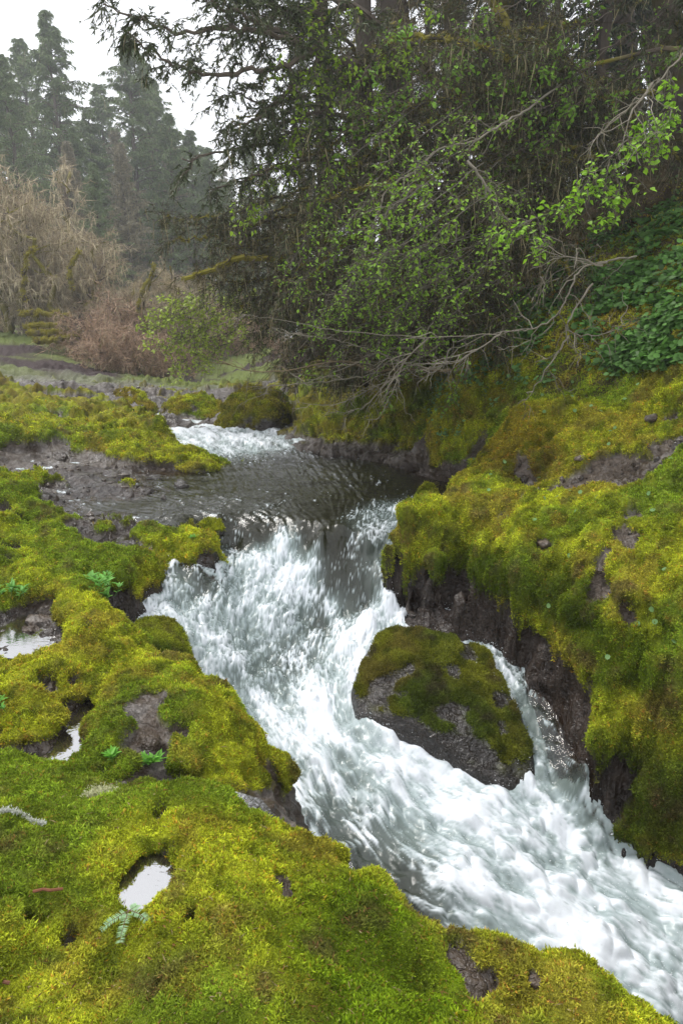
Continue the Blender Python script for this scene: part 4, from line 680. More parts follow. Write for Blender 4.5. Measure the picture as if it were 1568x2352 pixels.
s1, s2, s3 = scrub(6, 2.4, 3, 12, 22, C3(.40, .33, .22), C3(.46, .40, .26), .6, 12, 11, 2.0), scrub(6, 2.2, 4, 12, 22, C3(.36, .29, .19), C3(.44, .38, .24), .8, 12, 11, 2.0), scrub(2.2, 1.6, 8, 3, 20, PINK, TAN2, .4, 8, 10, 2.0)
LT = [(25, 190, 29, 's1', 'tan lichen-hung tree filling the left edge'), (120, 330, 29, 's2', 'crooked tan lichen tree in front of the ragged conifer'), (205, 470, 30, 's1', 'lichen-hung bare tree left of the dark young conifer'), (-30, 300, 30, 's2', 'lichen tree leaning in from beyond the left edge'), (60, 480, 31, 's1', 'low tan lichen tree over the fallen mossy logs'),
      (330, 560, 27, 's2', 'small crooked lichen tree with a bent mossy trunk'), (400, 540, 30, 's1', 'pale lichen tree close to the tip of the mossy limb'), (265, 600, 28, 's2', 'short lichen tree behind the brown thicket'), (460, 590, 36, 's1', 'faint lichen tree up the valley')]
rt = {}
for px, tp, y, k, lab in LT:
    b = aty(px, tp + 60, y); b[2] = gz(b[0], y) - .1; sc = (aty(px, tp, y)[2] - b[2]) / 6.2; acc = {'s1': s1, 's2': s2}[k]
    if k not in rt: rt[k] = tree_obj('bare_tree', lab, 'tree', acc, b, 'lichen-hung bare trees of the left bank', sc, px, ('trunk', 'foliage', 'lichen'))
    else: copy_tree(rt[k], b, lab, sc, px * .37)
SH = [(215, 690, 23, 'brown leafless thicket by the root plate'), (280, 700, 22, 'reddish brown thicket in the middle of the left bank'), (345, 720, 21, 'brown thicket drooping over the far left boulders'), (405, 750, 22, 'brown thicket at the head of the pool'), (150, 670, 30, 'brown thicket behind the fallen mossy logs'), (310, 650, 27, 'taller brown thicket behind the reddish one'), (450, 770, 27, 'thin brown thicket up the valley'), (380, 690, 28, 'brown thicket under the pale lichen tree'), (250, 750, 20, 'low brown thicket at the grass edge'), (500, 790, 34, 'dim thicket beyond the inflow'), (560, 780, 36, 'dim thicket seen above the biggest far boulder'), (20, 690, 31, 'brown thicket at the left edge above the grass'), (610, 760, 30, 'dim thicket closing the gap under the mossy limb'), (520, 700, 31, 'taller dim thicket behind the small round leaved shrub'), (450, 660, 33, 'brown thicket standing far up the valley'), (660, 800, 26, 'dim thicket right of the biggest far boulder'), (570, 640, 38, 'farthest dim thicket in the valley gap')]
r3 = None
for px, tp, y, lab in SH:
    b = gbase(px, y); sc = max(.45, (aty(px, tp, y)[2] - b[2]) / 2.0)
    if r3 is None: r3 = tree_obj('thicket', lab, 'shrub', s3, b, 'brown thickets of the left bank', sc, px, ('stems', 'foliage', 'lichen'))
    else: copy_tree(r3, b, lab, sc, px * .3)
# fallen mossy logs and the root plate
for lab, q, r in [('mossy fallen log raised above the others', '45,722,y23.5 90,720,y23.6 155,722,y24', .09), ('long mossy fallen log, second from the top of the pile', '60,750,y23 110,747,y23.2 190,750,y23.6', .09), ('mossy fallen log, third from the top of the pile', '60,765,y22.6 120,764,y22.8 185,762,y23.2', .1), ('mossy fallen log, lowest of the pile', '80,785,y22.2 130,780,y22.4 195,768,y23', .11), ('crooked mossy snag curving up behind the log pile', '55,690,y24 55,640,y24 62,590,y24 80,567,y24', .08), ('bent mossy stem rising by the bare tree', '315,715,y26 325,680,y26 345,640,y26 352,610,y26', .08), ('short mossy snag with a knob', '165,660,y26 160,620,y26 170,600,y26 185,575,y26', .09)]:
    k = np.array([aty(*[float(v.strip('y')) for v in t.split(',')]) for t in q.split()]); u = np.linspace(0, len(k) - 1, 14); c = np.stack([np.interp(u, np.arange(len(k)), k[:, i]) for i in range(3)], 1) + RNG.normal(size=(14, 3)) * .03; a = Acc(); tube(a, c, np.linspace(r, r * .6, 14) * RNG.uniform(.8, 1.3, 14), 8, mixc(MOSG * 1.3, WOODC, RNG.random(14) < .2), .5)
    scatter(a, np.repeat(c, 30, 0) + rdir(420) * r, rdir(420) + np.array([0, 0, .3]), rdir(420), .09, .03, TRI, jit(MOSG * 1.5, 420)); o = a.obj('mossy_log', M_MOSS); tag(o, lab, 'log', 'fallen mossy wood on the left bank')
a = Acc(); c0 = aty(200, 762, 23.3); d = norm(RNG.normal(size=(60, 3)) * np.array([1, .4, 1])); C = curves(np.repeat(c0[None], 60, 0), d, RNG.uniform(.3, .8, 60), .1, .3, 4); btube(a, C, .05, .01, 4, WOODC * .5); scatter(a, np.repeat(c0[None], 300, 0) + RNG.normal(size=(300, 3)) * .2, rdir(300), rdir(300), .2, .08, TRI, WOODC * .4); tag(a.obj('root_plate', M_BARK), 'dark upturned root plate at the end of the log pile', 'tree root')
print('left', time.time() - T0)

# ---- right side: overhanging forest
def path(s, n=None, wob=.0):
    k = np.array([aty(*[float(v.strip('y')) for v in t.split(',')]) for t in s.split()]); m = n or 6 * (len(k) - 1) + 1; u = np.linspace(0, len(k) - 1, m); fi = np.minimum(u.astype(int), len(k) - 2); f = (u - fi)[:, None]
    km = np.concatenate([[2 * k[0] - k[1]], k, [2 * k[-1] - k[-2]]]); a, b, c, d = km[fi], km[fi + 1], km[fi + 2], km[fi + 3]
    p = .5 * (2 * b + (c - a) * f + (2 * a - 5 * b + 4 * c - d) * f ** 2 + (3 * b - a - 3 * c + d) * f ** 3); return p + (RNG.normal(size=p.shape) * wob)
def limb(W, Fo, Li, pth, r0, r1, nb=24, bl=.7, wood=WOODC, mossy=0, up=0.0, drop=.35, sub=8, ns=5, **kw):
    """a limb along pth with side branchlets dressed by kw"""
    m = len(pth); wc = mixc(np.broadcast_to(wood, (m, 3)), MOSG * 1.2, (RNG.random(m) < mossy)); tube(W, pth, np.linspace(r0, r1, m), 6, wc, .25)
    if mossy:
        q = np.repeat(pth, 22, 0); rr = np.repeat(np.linspace(r0, r1, m), 22); scatter(Fo, q + rdir(len(q)) * rr[:, None], rdir(len(q)), rdir(len(q)), .05, .02, TRI, jit(MOSG * 1.3, len(q), .3))
    p, T, t, i = on(pth[None], nb, RNG, .03, 1); n = len(p); side = norm(np.cross(T, np.array([0, 0, 1.]))) * RNG.choice([-1, 1], n)[:, None]
    d = norm(T * .7 + side * RNG.uniform(.2, 1, n)[:, None] + np.array([0, 0, up]) + RNG.normal(size=(n, 3)) * .25); C = curves(p, d, bl * RNG.uniform(.4, 1.15, n) * (1.15 - .5 * t), drop, .3, ns); btube(W, C, max(r1 * .6, .005), .002, 3, jit(wood, n, .2))
    if sub:
        p, T, t, i = on(C, sub, RNG, .1); n = len(p); d = norm(T * .6 + RNG.normal(size=(n, 3)) * .6 + DN * .15); C2 = curves(p, d, bl * RNG.uniform(.15, .4, n), .3, .3, 3); btube(W, C2, .003, .0015, 3, jit(wood, n, .2)); foliage(W, Fo, Li, C2, **kw); return C2
    foliage(W, Fo, Li, C, **kw)
def trunk(W, px, y, r, top=-200, mossy=.3, lean=0, py0=None):
    b = gbase(px, y); t = aty(px + lean, top, y); n = 24; u = np.linspace(0, 1, n)[:, None]; c = b + (t - b) * u + np.cumsum(RNG.normal(size=(n, 3)), 0) * .02; tube(W, c, np.linspace(r * 1.15, r * .8, n), 10, mixc(WOODC * .55, MOSG * .3, RNG.random(n) < mossy), .2); return c
def strung(Li, Wc, n, L=.35, col=TAN):
    pass
def big_tree(label, px, y, r, limbs, nrand=14, lean=0, rl=2.6, mossy=.3, zlo=2.2, zhi=13, azr=(2.0, 5.2), fir=7, lich=2, twig=4, spread=1.0, seed=0, tcol=BRN, cat='conifer'):
    W, Fo, Li = Acc(), Acc(), Acc(); c = trunk(W, px, y, r, mossy=mossy, lean=lean); base = c[0]
    for s, kw in limbs: limb(W, Fo, Li, path(s, wob=.015), **kw)
    for k in range(nrand):
        z = RNG.uniform(zlo, zhi); i = int(np.clip(np.searchsorted(c[:, 2], z), 0, 23)); az = RNG.uniform(*azr); L = rl * RNG.uniform(.5, 1.15); C = curves(c[i][None], np.array([[math.cos(az), math.sin(az), .15]]), L, .22, .25, 9)[0]
        limb(W, Fo, Li, C, .035, .008, int(16 * spread), .75, mossy=mossy, fir=fir, lichen=lich, twig=twig, sz=1.15, lhang=.16, tcol=tcol)
    root = empty('conifer' if cat == 'conifer' else 'mossy_tree', base); tag(root, label, cat, 'trees hanging over the right bank')
    W.obj('trunk', M_BARK, root, origin=base); Fo.obj('crown', M_NEEDLE, root, origin=base)
    if Li.V: tag(Li.obj('lichen', M_LICHEN, root, origin=base), kind='stuff')
    return root
FIR = dict(r0=.06, r1=.012, nb=26, bl=.75, fir=22, lichen=.15, sz=.9, drop=.45, sub=8)
FIR2 = dict(r0=.035, r1=.008, nb=20, bl=.55, fir=22, lichen=.15, sz=.85, drop=.5, sub=8)
LIC = dict(r0=.03, r1=.007, nb=24, bl=.7, twig=5, lichen=.9, fir=6, sz=.95, lhang=.18, leaf=2, lsz=.028, leafcol=C3(.12, .125, .03), drop=.25, tcol=C3(.065, .052, .022), mossy=.35, wood=WOODC * .6, lcol=TAN * .9)
MOS = dict(r0=.06, r1=.03, nb=20, bl=.45, twig=7, lichen=.9, sz=1.1, lhang=.24, mossy=.95, tcol=C3(.075, .065, .02), drop=.3, lcol=TAN * .8)
big_tree('big dark conifer whose long boughs sweep left across the white sky', 919, 12.5, .25, [
 ('919,165,y12.3 850,150,y9.7 760,130,y9.4 690,98,y9.1 610,60,y8.9 540,30,y8.7 470,0,y8.6', FIR), ('700,100,y9.1 600,75,y8.8 500,65,y8.6 420,75,y8.5 330,45,y8.3 240,12,y8.2', FIR2), ('690,60,y9.2 600,0,y9 520,-40,y8.8', FIR2), ('720,120,y9.2 650,150,y8.9 560,165,y8.7 450,170,y8.5 370,130,y8.3 300,80,y8.2', FIR2),
 ('740,125,y9.3 660,210,y9 590,270,y8.8 520,300,y8.7', FIR2), ('919,240,y12.3 820,220,y9.6 720,215,y9.3 620,240,y9 540,215,y8.8', FIR2), ('919,330,y12.3 820,300,y9.7 700,300,y9.4 600,330,y9.1 500,350,y9 420,370,y8.9', FIR2), ('919,90,y12.3 820,20,y9.5 700,-30,y9.3 600,-60,y9', FIR),
 ('919,400,y12.3 820,380,y9.6 700,370,y9.3 600,400,y9.1 480,440,y9', FIR2), ('919,300,y12.3 980,240,y9.6 1060,220,y9.2 1140,250,y9', LIC), ('800,20,y9.6 700,30,y9.3 610,10,y9 520,-20,y9', FIR2), ('860,300,y9.7 760,260,y9.4 650,280,y9.1 560,330,y9', FIR2)], 7, zhi=11, lich=.2)
big_tree('conifer with twiggy lichen-hung boughs low over the pool', 830, 12, .17, [
 ('830,430,y12 740,430,y11.5 640,450,y11 540,490,y10.7 440,500,y10.5', LIC), ('830,500,y12 740,490,y11.4 650,500,y11 560,520,y10.7 470,545,y10.5 400,550,y10.3', LIC), ('830,380,y12 740,350,y11.5 640,380,y11 560,420,y10.8', LIC), ('800,560,y11.5 700,545,y11 620,545,y10.7 520,575,y10.5', LIC),
 ('830,560,y11.5 770,550,y11 700,570,y10.6 640,595,y10.4 560,595,y10.2 500,612,y10.1 425,640,y10', MOS), ('700,575,y10.6 650,620,y10.5 600,640,y10.4 500,650,y10.2', LIC), ('830,620,y11.5 740,640,y11 660,650,y10.7 590,690,y10.5', LIC), ('830,680,y11.5 740,700,y11 660,740,y10.7 600,760,y10.5', LIC), ('900,600,y11 800,620,y10.6 740,660,y10.4 690,720,y10.2', LIC),
 ('860,450,y11.5 760,470,y11 680,520,y10.7 640,560,y10.5', LIC), ('860,560,y11 790,590,y10.6 720,600,y10.4 640,640,y10.2', dict(MOS, r0=.03, r1=.012)), ('900,700,y10.5 820,700,y10.2 740,760,y10 700,800,y9.9', LIC), ('900,760,y10.5 820,780,y10.2 740,820,y10 680,840,y9.9', LIC), ('960,700,y10 900,760,y9.8 850,820,y9.7 800,850,y9.6', LIC),
 ('820,500,y12 700,460,y11.6 600,500,y11.3 480,520,y11 390,500,y11', LIC), ('850,650,y11 780,640,y10.8 700,680,y10.6 640,700,y10.4 560,700,y10.3', LIC)], 4, rl=2.2, twig=6, fir=3, lich=.4, zhi=9)
big_tree('thick mossy tree with a crooked limb near the top right of the cascade', 1145, 12.5, .15, [
 ('1145,330,y11 1100,250,y10.9 1000,180,y10.7 920,70,y10.6 890,60,y10.5', MOS), ('1145,200,y11 1170,100,y10.9 1130,0,y10.8 1100,-60,y10.8', dict(MOS, r0=.1)), ('1145,330,y11 1200,280,y10.8 1290,330,y10.6 1380,420,y10.5', LIC), ('1145,420,y11 1050,400,y10.7 950,430,y10.5 850,450,y10.3', LIC), ('1145,120,y11 1040,90,y10.7 940,100,y10.5 860,150,y10.4', MOS), ('1145,500,y11 1180,420,y10.7 1250,340,y10.5 1300,300,y10.4', dict(MOS, r0=.05)),
 ('1145,250,y11 1250,200,y10.7 1350,220,y10.5 1440,300,y10.4', LIC), ('1120,560,y11 1050,520,y10.8 960,540,y10.6 860,600,y10.5', LIC), ('1120,640,y11 1050,620,y10.8 960,650,y10.6 870,700,y10.5', LIC)], 15, rl=2.4, mossy=.8, twig=7, fir=4, lich=.6, azr=(0, 6.28), zhi=11, cat='tree')
ex = dict(nrand=18, rl=2.6, azr=(0, 6.28), fir=12, lich=.35, twig=3)
big_tree('dark trunk left of the big conifer, half hidden in leaves', 745, 17, .2, [], **ex); big_tree('dark trunk right behind the big conifer', 1040, 15, .22, [], **ex); big_tree('grey distant trunk right of the mossy tree', 1240, 16, .2, [], **ex); big_tree('pale grey trunk in the dark right part of the wood', 1385, 18, .24, [], **dict(ex, nrand=10)); big_tree('dark conifer cut by the top right corner', 1500, 12, .2, [], **dict(ex, nrand=18)); big_tree('conifer standing just beyond the right edge', 1680, 9, .2, [], **dict(ex, nrand=16))
big_tree('dark slender trunk between the pale grey one and the corner conifer', 1450, 22, .2, [], **dict(ex, nrand=9))
# dark wood up the right slope: one mass
fo_ = (Acc(), Acc(), Acc()); rg = np.random.default_rng(15); DK = (C3(.022, .036, .016), C3(.04, .06, .026))
dkp = [conifer_mesh(18, .22, 41, .06, 170, .19, 16, .4, 1.0, 2, 3.4, DK), conifer_mesh(18, .22, 42, .12, 150, .2, 16, .4, 1, 3, 3.4, (C3(.045, .042, .02), C3(.07, .065, .035)))]
for px, y in [(700, 34), (800, 26), (870, 30), (960, 21), (1010, 27), (1090, 20), (1150, 26), (1210, 22), (1290, 26), (1330, 19), (1420, 28), (1480, 20), (1620, 17), (1200, 34), (1700, 24), (1110, 15.5), (1300, 14.5), (1560, 14)]:
    b = gbase(px, y); merge_tree(dkp[rg.integers(2)], fo_, b - np.array([0, 0, .3]), rg.uniform(.5, .8), rg.uniform(0, 6))
par = fo_[0].obj('woodland', M_BARK); tag(par, 'dark conifer wood climbing the right slope', 'wood', kind='stuff'); tag(fo_[1].obj('woodland_crowns', M_NEEDLE, par), kind='stuff'); tag(fo_[2].obj('woodland_lichen', M_LICHEN, par), kind='stuff')
print('right', time.time() - T0)
for lab, n_, x_, y_, d_, kw_ in [('tangle of drooping mossy twigs in front of the right trunks, upper part', 22, (860, 1420), (40, 420), (9, 10.8), dict(LIC, nb=20)), ('tangle of drooping mossy twigs hanging to the right of the pool, lower part', 24, (860, 1220), (380, 690), (8.8, 10.6), dict(LIC, nb=22, lichen=.7)), ('dark low tangle of dead twigs under the mossy limb', 14, (860, 1060), (620, 780), (10.6, 12), dict(LIC, nb=22, fir=4)), ('green and brown spray of young hemlock twigs mid right', 16, (900, 1500), (200, 560), (9.5, 11.5), dict(LIC, nb=20, fir=9, mossy=.2))]:
    W, Fo, Li = Acc(), Acc(), Acc(); b0 = None
    for q in range(n_):
        a_, b_, y_0 = RNG.uniform(*x_), RNG.uniform(*y_), RNG.uniform(*d_); dx = RNG.uniform(110, 260) * (1 if RNG.random() < .75 else -1); dy = RNG.uniform(20, 170); p = path(f'{a_},{b_},y{y_0} {a_ - dx * .35},{b_ + dy * .15},y{y_0 - .2} {a_ - dx * .7},{b_ + dy * .5},y{y_0 - .35} {a_ - dx},{b_ + dy},y{y_0 - .4}', wob=.012); b0 = p[0] if b0 is None else b0; limb(W, Fo, Li, p, **kw_)
    root = empty('twig_thicket', b0); tag(root, lab, 'twigs', 'twig tangles over the pool'); W.obj('branches', M_BARK, root, origin=b0); Fo.obj('foliage', M_NEEDLE, root, origin=b0)
    if Li.V: tag(Li.obj('lichen', M_LICHEN, root, origin=b0), kind='stuff')
# leafy shrubs with bright spring leaves and bare pale branches
def shrub(name, label, cat, specs, group='leafy shrubs over the right bank'):
    W, Fo, Li = Acc(), Acc(), Acc(); b = None
    for s, kw in specs:
        p = path(s, wob=.006); b = p[0] if b is None else b; limb(W, Fo, Li, p, **kw)
    root = empty(name, b); tag(root, label, cat, group); W.obj('branches', M_BARK, root, origin=b)
    if Fo.V: Fo.obj('leaves', M_LEAF, root, origin=b)
    if Li.V: tag(Li.obj('lichen', M_LICHEN, root, origin=b), kind='stuff')
LF = dict(r0=.006, r1=.002, nb=16, bl=.42, wood=PALE * .55, drop=.2, sub=4, leaf=3, lsz=.042, leafcol=LEAFG, twig=1)
LG = dict(LF, leafcol=C3(.25, .46, .03), lsz=.055, nb=12, bl=.3, drop=.35); BARE = dict(r0=.009, r1=.002, nb=10, bl=.5, wood=PALE, drop=.05, sub=2, twig=1, tcol=PALE * .8); LS = dict(LF, nb=20, lsz=.034)
shrub('leafy_shrub', 'shrub with the brightest hanging leaves over the dark hollow at the right', 'shrub', [('1600,90,y6.6 1534,160,y6.6 1454,240,y6.6 1379,305,y6.6 1349,340,y6.6', dict(BARE, nb=6)), ('1349,340,y6.6 1359,390,y6.6 1334,450,y6.6 1284,540,y6.5 1240,565,y6.5', LG), ('1379,320,y6.6 1400,380,y6.6 1420,440,y6.5 1400,500,y6.5', LG), ('1349,420,y6.6 1290,480,y6.6 1230,500,y6.5 1170,530,y6.5', LG), ('1460,240,y6.6 1490,280,y6.6 1470,330,y6.6', LG), ('1534,160,y6.6 1550,220,y6.6 1520,280,y6.6', LG), ('1500,190,y6.6 1440,280,y6.4 1450,350,y6.4', BARE)])
shrub('vine_maple', 'wide vine maple whose arching pale branches carry the middle band of leaves', 'shrub', [('1330,150,y9.6 1240,230,y8.6 1164,278,y7.9 1094,320,y7.8 1009,345,y7.7 949,395,y7.6 894,430,y7.5 864,500,y7.4 839,565,y7.4 814,625,y7.4 824,700,y7.4', dict(LF, r0=.013, r1=.003, nb=34, wood=PALE)), ('1074,370,y7.6 1119,430,y7.5 1144,490,y7.5 1214,515,y7.5', dict(LF, wood=PALE, r0=.016)), ('1149,510,y7.5 1094,560,y7.4 1010,600,y7.4 940,650,y7.4', LF)]
 + [(f'{a + 30},{b - 25},y{.9 + 6.9 + q * .09:.2f} {a - 70},{b + 50},y{6.8 + q * .09:.2f} {a - 150},{b + 120},y{6.75 + q * .09:.2f} {a - 200},{b + 200},y{6.75 + q * .09:.2f}', LF) for q, (a, b) in enumerate([(1080, 400), (1130, 440), (1010, 400), (1180, 560), (1100, 560), (1040, 480), (980, 520), (1150, 640), (1060, 600), (960, 380), (1120, 300), (1040, 260), (900, 560), (1220, 420), (1260, 640), (940, 260), (1180, 350), (860, 420), (900, 640), (1230, 720), (1090, 720)])])
shrub('leafy_shrub', 'dense low leafed shrub hanging over the pool under the vine maple', 'shrub', [(f'{a + 30},{b - 25},y{.9 + 7.2 + q * .12:.2f} {a - 90},{b + 10},y{7.1 + q * .12:.2f} {a - 180},{b + 50},y{7.0 + q * .12:.2f} {a - 250},{b + 110},y{7.0 + q * .12:.2f}', LS) for q, (a, b) in enumerate([(1080, 560), (1000, 580), (1150, 620), (1090, 680), (980, 620), (1120, 730), (940, 540), (1060, 640), (1010, 700)])])
shrub('leafy_shrub', 'yellow-green leaved branches along the big conifer trunk at the top', 'shrub', [(f'{a},{b},y9.3 {a - 60},{b + 50},y9.2 {a - 110},{b + 120},y9.1 {a - 130},{b + 190},y9', dict(LF, leafcol=C3(.26, .40, .03), lsz=.055, leaf=4, nb=12, wood=WOODC)) for a, b in [(760, -10), (820, 20), (800, 120), (880, 200), (760, 240), (900, 60), (840, 330), (700, 300), (980, 60), (960, 330)]])
shrub('leafy_shrub', 'scattered maple shoots high among the trunks at the upper right', 'shrub', [(f'{a + 40},{b - 30},y9.6 {a},{b},y9 {a - 70},{b + 40},y8.9 {a - 130},{b + 90},y8.8 {a - 160},{b + 150},y8.7', dict(LF, nb=12, leaf=3, leafcol=C3(.17, .32, .035), lsz=.055, wood=WOODC)) for a, b in [(1000, 20), (1100, 60), (1200, 0), (1280, 90), (1380, 40), (1480, 60), (1560, 120), (1060, 160), (1180, 180), (1300, 220), (960, 180), (1420, 180), (1120, 260), (1240, 320), (1540, 300), (900, 250)]])
shrub('leafy_shrub', 'small round leaved yellow-green shrub over the far left of the pool', 'shrub', [(f'{a + 30},{b - 25},y{.9 + q} {a - 50},{b + 15},y{q - .1} {a - 110},{b + 35},y{q - .2} {a - 160},{b + 60},y{q - .3}', dict(LF, leafcol=C3(.33, .42, .06), lsz=.06, leaf=5, nb=18, bl=.6)) for a, b, q in [(560, 660, 12.6), (520, 690, 12.5), (580, 700, 12.7), (540, 740, 12.5), (600, 740, 12.6), (500, 660, 12.8), (560, 780, 12.6), (620, 690, 12.5)]])
shrub('bare_branch', 'long pale bare branch sweeping left over the water from the leafy bank', 'branch', [('1460,590,y7.5 1399,598,y6.6 1334,620,y6.5 1304,675,y6.4 1274,725,y6.4 1224,755,y6.4 1154,763,y6.5 984,775,y6.7 784,760,y7 650,735,y7.2 550,722,y7.4', dict(BARE, r0=.010, nb=22, bl=.5)), ('1154,763,y6.5 1100,800,y6.5 1040,830,y6.6 950,835,y6.7', BARE), ('984,775,y6.7 930,830,y6.8 900,900,y6.8 870,960,y6.8', BARE)], 'pale bare branches low over the pool')
shrub('bare_branch', 'looping pale branch with a kink low on the right bank', 'branch', [('1360,650,y6.4 1304,740,y6.3 1314,765,y6.3 1384,768,y6.2 1444,740,y6.2', BARE), ('1309,770,y6.3 1269,825,y6.3 1234,880,y6.35 1200,930,y6.4', dict(BARE, nb=4)), ('1384,610,y6.4 1290,590,y6.4 1240,640,y6.5', BARE)], 'pale bare branches low over the pool')
shrub('bare_branch', 'fan of bare twigs drooping to the pool at its middle', 'branch', [('1034,800,y7.4 1004,845,y7.3 914,830,y7.4 854,805,y7.5 784,785,y7.6 700,770,y7.8 620,760,y8', dict(BARE, nb=24)), ('1034,850,y7.5 940,850,y7.6 850,850,y7.8 784,830,y8 625,855,y8.4 520,835,y8.6 430,790,y8.8', dict(BARE, nb=30, wood=BRN * 1.6, r0=.02)), ('960,840,y7.6 860,890,y7.8 760,930,y8 650,920,y8.2', BARE), ('900,850,y7.7 800,870,y8 700,880,y8.3 600,890,y8.6', BARE), ('1000,820,y7.5 900,800,y7.6 780,850,y7.9 690,880,y8.1 560,890,y8.5', BARE), ('1010,790,y7.6 900,870,y7.4 840,930,y7.4 790,950,y7.5', BARE)], 'pale bare branches low over the pool')
shrub('bare_branch', 'dull brown bare twigs behind the pale ones at the cave of roots', 'branch', [(f'{a},{b},y9.6 {a - 60},{b + 40},y9.5 {a - 140},{b + 60},y9.4 {a - 230},{b + 70 + q * 12},y9.3', dict(BARE, wood=BRN, tcol=BRN, nb=16, bl=.6)) for q, (a, b) in enumerate([(1000, 740), (960, 700), (1040, 720), (900, 760), (980, 800), (860, 700), (820, 740)])], 'pale bare branches low over the pool')
print('shrubs', time.time() - T0)
# ground leaves, ferns, small plants
a = Acc(); RLF = (np.array([[0, 0, 0], [.2, .45, .05], [.65, .5, .08], [1, .15, .02], [1, -.15, .02], [.65, -.5, .08], [.2, -.45, .05], [.5, 0, -.02]]), np.array([[7, 1, 0], [7, 2, 1], [7, 3, 2], [7, 4, 3], [7, 5, 4], [7, 6, 5], [7, 0, 6]]))
okp = (X[:, 0] > 1.2) & (R0 > 4.5) & (R0 < 12); cl = .6 * vnoise(P, 2.2, 301) + .9 * vnoise(P, 6, 302); in1 = inpoly(PX0, PY0, [(985, 1010), (1010, 900), (1060, 800), (1160, 640), (1300, 560), (1600, 420), (1700, 860), (1500, 850), (1330, 880), (1200, 930), (1150, 960), (1050, 1010)])
k = np.where(okp & in1 & (cl > -.1) & (moss >= 0))[0]; w = area_w = (R0[k] ** -.5) * sst(-.1, .6, cl[k]); w /= w.sum(); k = RNG.choice(k, 9500, p=w); p = P[k] + NR[k] * RNG.uniform(.02, .1, (len(k), 1)) + RNG.normal(size=(len(k), 3)) * .03
big = sst(.9, 1.5, P[k, 2]); L = RNG.uniform(.02, .045, len(k)) * (1 + .7 * big); cc = mixc(C3(.16, .28, .10), C3(.085, .19, .035), big) * np.clip(1 + .3 * RNG.normal(size=(len(k), 1)), .4, 1.7)
scatter(a, p, rdir(len(k)) * np.array([1, 1, .5]) + np.array([0, -.3, -.2]), norm(NR[k] + np.array([0, -.3, .7]) + .4 * RNG.normal(size=(len(k), 3))), L, L, RLF, cc, cc * 1.15)
k2 = RNG.choice(np.where((X[:, 0] > 1.2) & (R0 > 4) & (R0 < 8) & (moss > .6) & (PX0 < 1700))[0], 70); scatter(a, P[k2] + NR[k2] * .02, rdir(70), norm(NR[k2] + np.array([0, -.3, .7])), .035, .035, RLF, C3(.17, .30, .10))
tag(a.obj('leafy_ground_cover', M_LEAF, smooth=True), 'round green leaves carpeting the right bank', 'ground cover', kind='stuff')
def fern(px, py, label, nf=11, L=.55):
    i = hit(px, py); c = P[i]; a = Acc(); az = RNG.uniform(0, 6.28, nf); d = np.c_[np.cos(az), np.sin(az) - .3, RNG.uniform(.5, 1.1, nf)]; C = curves(np.repeat(c[None], nf, 0), d, L * RNG.uniform(.7, 1.15, nf), .75, .05, 14); btube(a, C, .003, .001, 3, C3(.08, .09, .03))
    m = C.shape[1]; T = norm(np.gradient(C, axis=1)); S = norm(np.cross(T, np.array([0, 0, 1.]))); t = np.linspace(0, 1, m)
    for f in (0, .5):
        for sg in (1, -1):
            Cm = C[:, 1:-1] + (C[:, 2:] - C[:, 1:-1]) * f; n = Cm.shape[0] * Cm.shape[1]; l = np.tile(np.sin(np.clip(t[1:-1] * 1.05 + .12, 0, 1) * np.pi) * .085 + .012, nf) * L / .55; col = jit(C3(.075, .17, .03), n, .15)
            scatter(a, Cm.reshape(-1, 3), (S[:, 1:-1] * sg + T[:, 1:-1] * .35).reshape(-1, 3), np.cross(S, T)[:, 1:-1].reshape(-1, 3) * -1, l, l * .24, QLEAF, col)
    o = a.obj('fern', M_LEAF); V = None; tag(o, label, 'fern', 'sword ferns on the right bank')
for px, py, lab in [(1540, 560, 'large sword fern at the right edge, uppermost'), (1500, 610, 'sword fern just below and left of the uppermost one'), (1560, 650, 'sword fern at the right edge above the leaf carpet'), (1440, 620, 'sword fern by the end of the long pale branch'), (1250, 690, 'small fern hanging above the looping branch'), (1290, 640, 'small fern in the shade left of the large ones'), (1130, 700, 'dim little fern by the cave of roots'), (1380, 560, 'dim fern in the dark hollow'), (1480, 520, 'dim fern behind the large ones')]: fern(px, py, lab, 12, .6 if px > 1400 else .4)
LNC = (np.array([[0, 0, 0], [.35, .5, .06], [.7, .36, .05], [1, 0, -.05], [.7, -.36, .05], [.35, -.5, .06], [.5, 0, -.02]]), np.array([[0, 6, 1], [1, 6, 2], [2, 6, 3], [3, 6, 4], [4, 6, 5], [5, 6, 0]]))
def plant(px, py, label, ns=5, L=.05, col=C3(.14, .36, .04), hgt=.05, wd=.3, spread=.04):
    i = hit(px, py); c = P[i]; W = Acc(); s0 = c + np.c_[RNG.normal(size=(ns, 2)) * spread, np.zeros(ns)]; C = curves(s0, RNG.normal(size=(ns, 3)) * .35 + np.array([0, 0, 1.]), hgt * RNG.uniform(.6, 1.2, ns), .1, .1, 4); e = empty('small_plant', c); tag(e, label, 'plant', 'small green plants in the moss'); a = Acc(); btube(a, C, .002, .0012, 4, col * .7); nl = 9; p, T, t, i = on(C, nl, RNG, .3); n = len(p); az = RNG.uniform(0, 6.28, n); d = np.c_[np.cos(az), np.sin(az), .35 + .5 * RNG.random(n)]; l = L * RNG.uniform(.6, 1.2, n); cc = jit(col, n, .15); scatter(a, p, d, np.array([0, 0, 1.]) + .2 * RNG.normal(size=(n, 3)), l, l * wd, LNC, cc * .9, cc * 1.1); a.obj('foliage', M_LEAF, e, True, c)
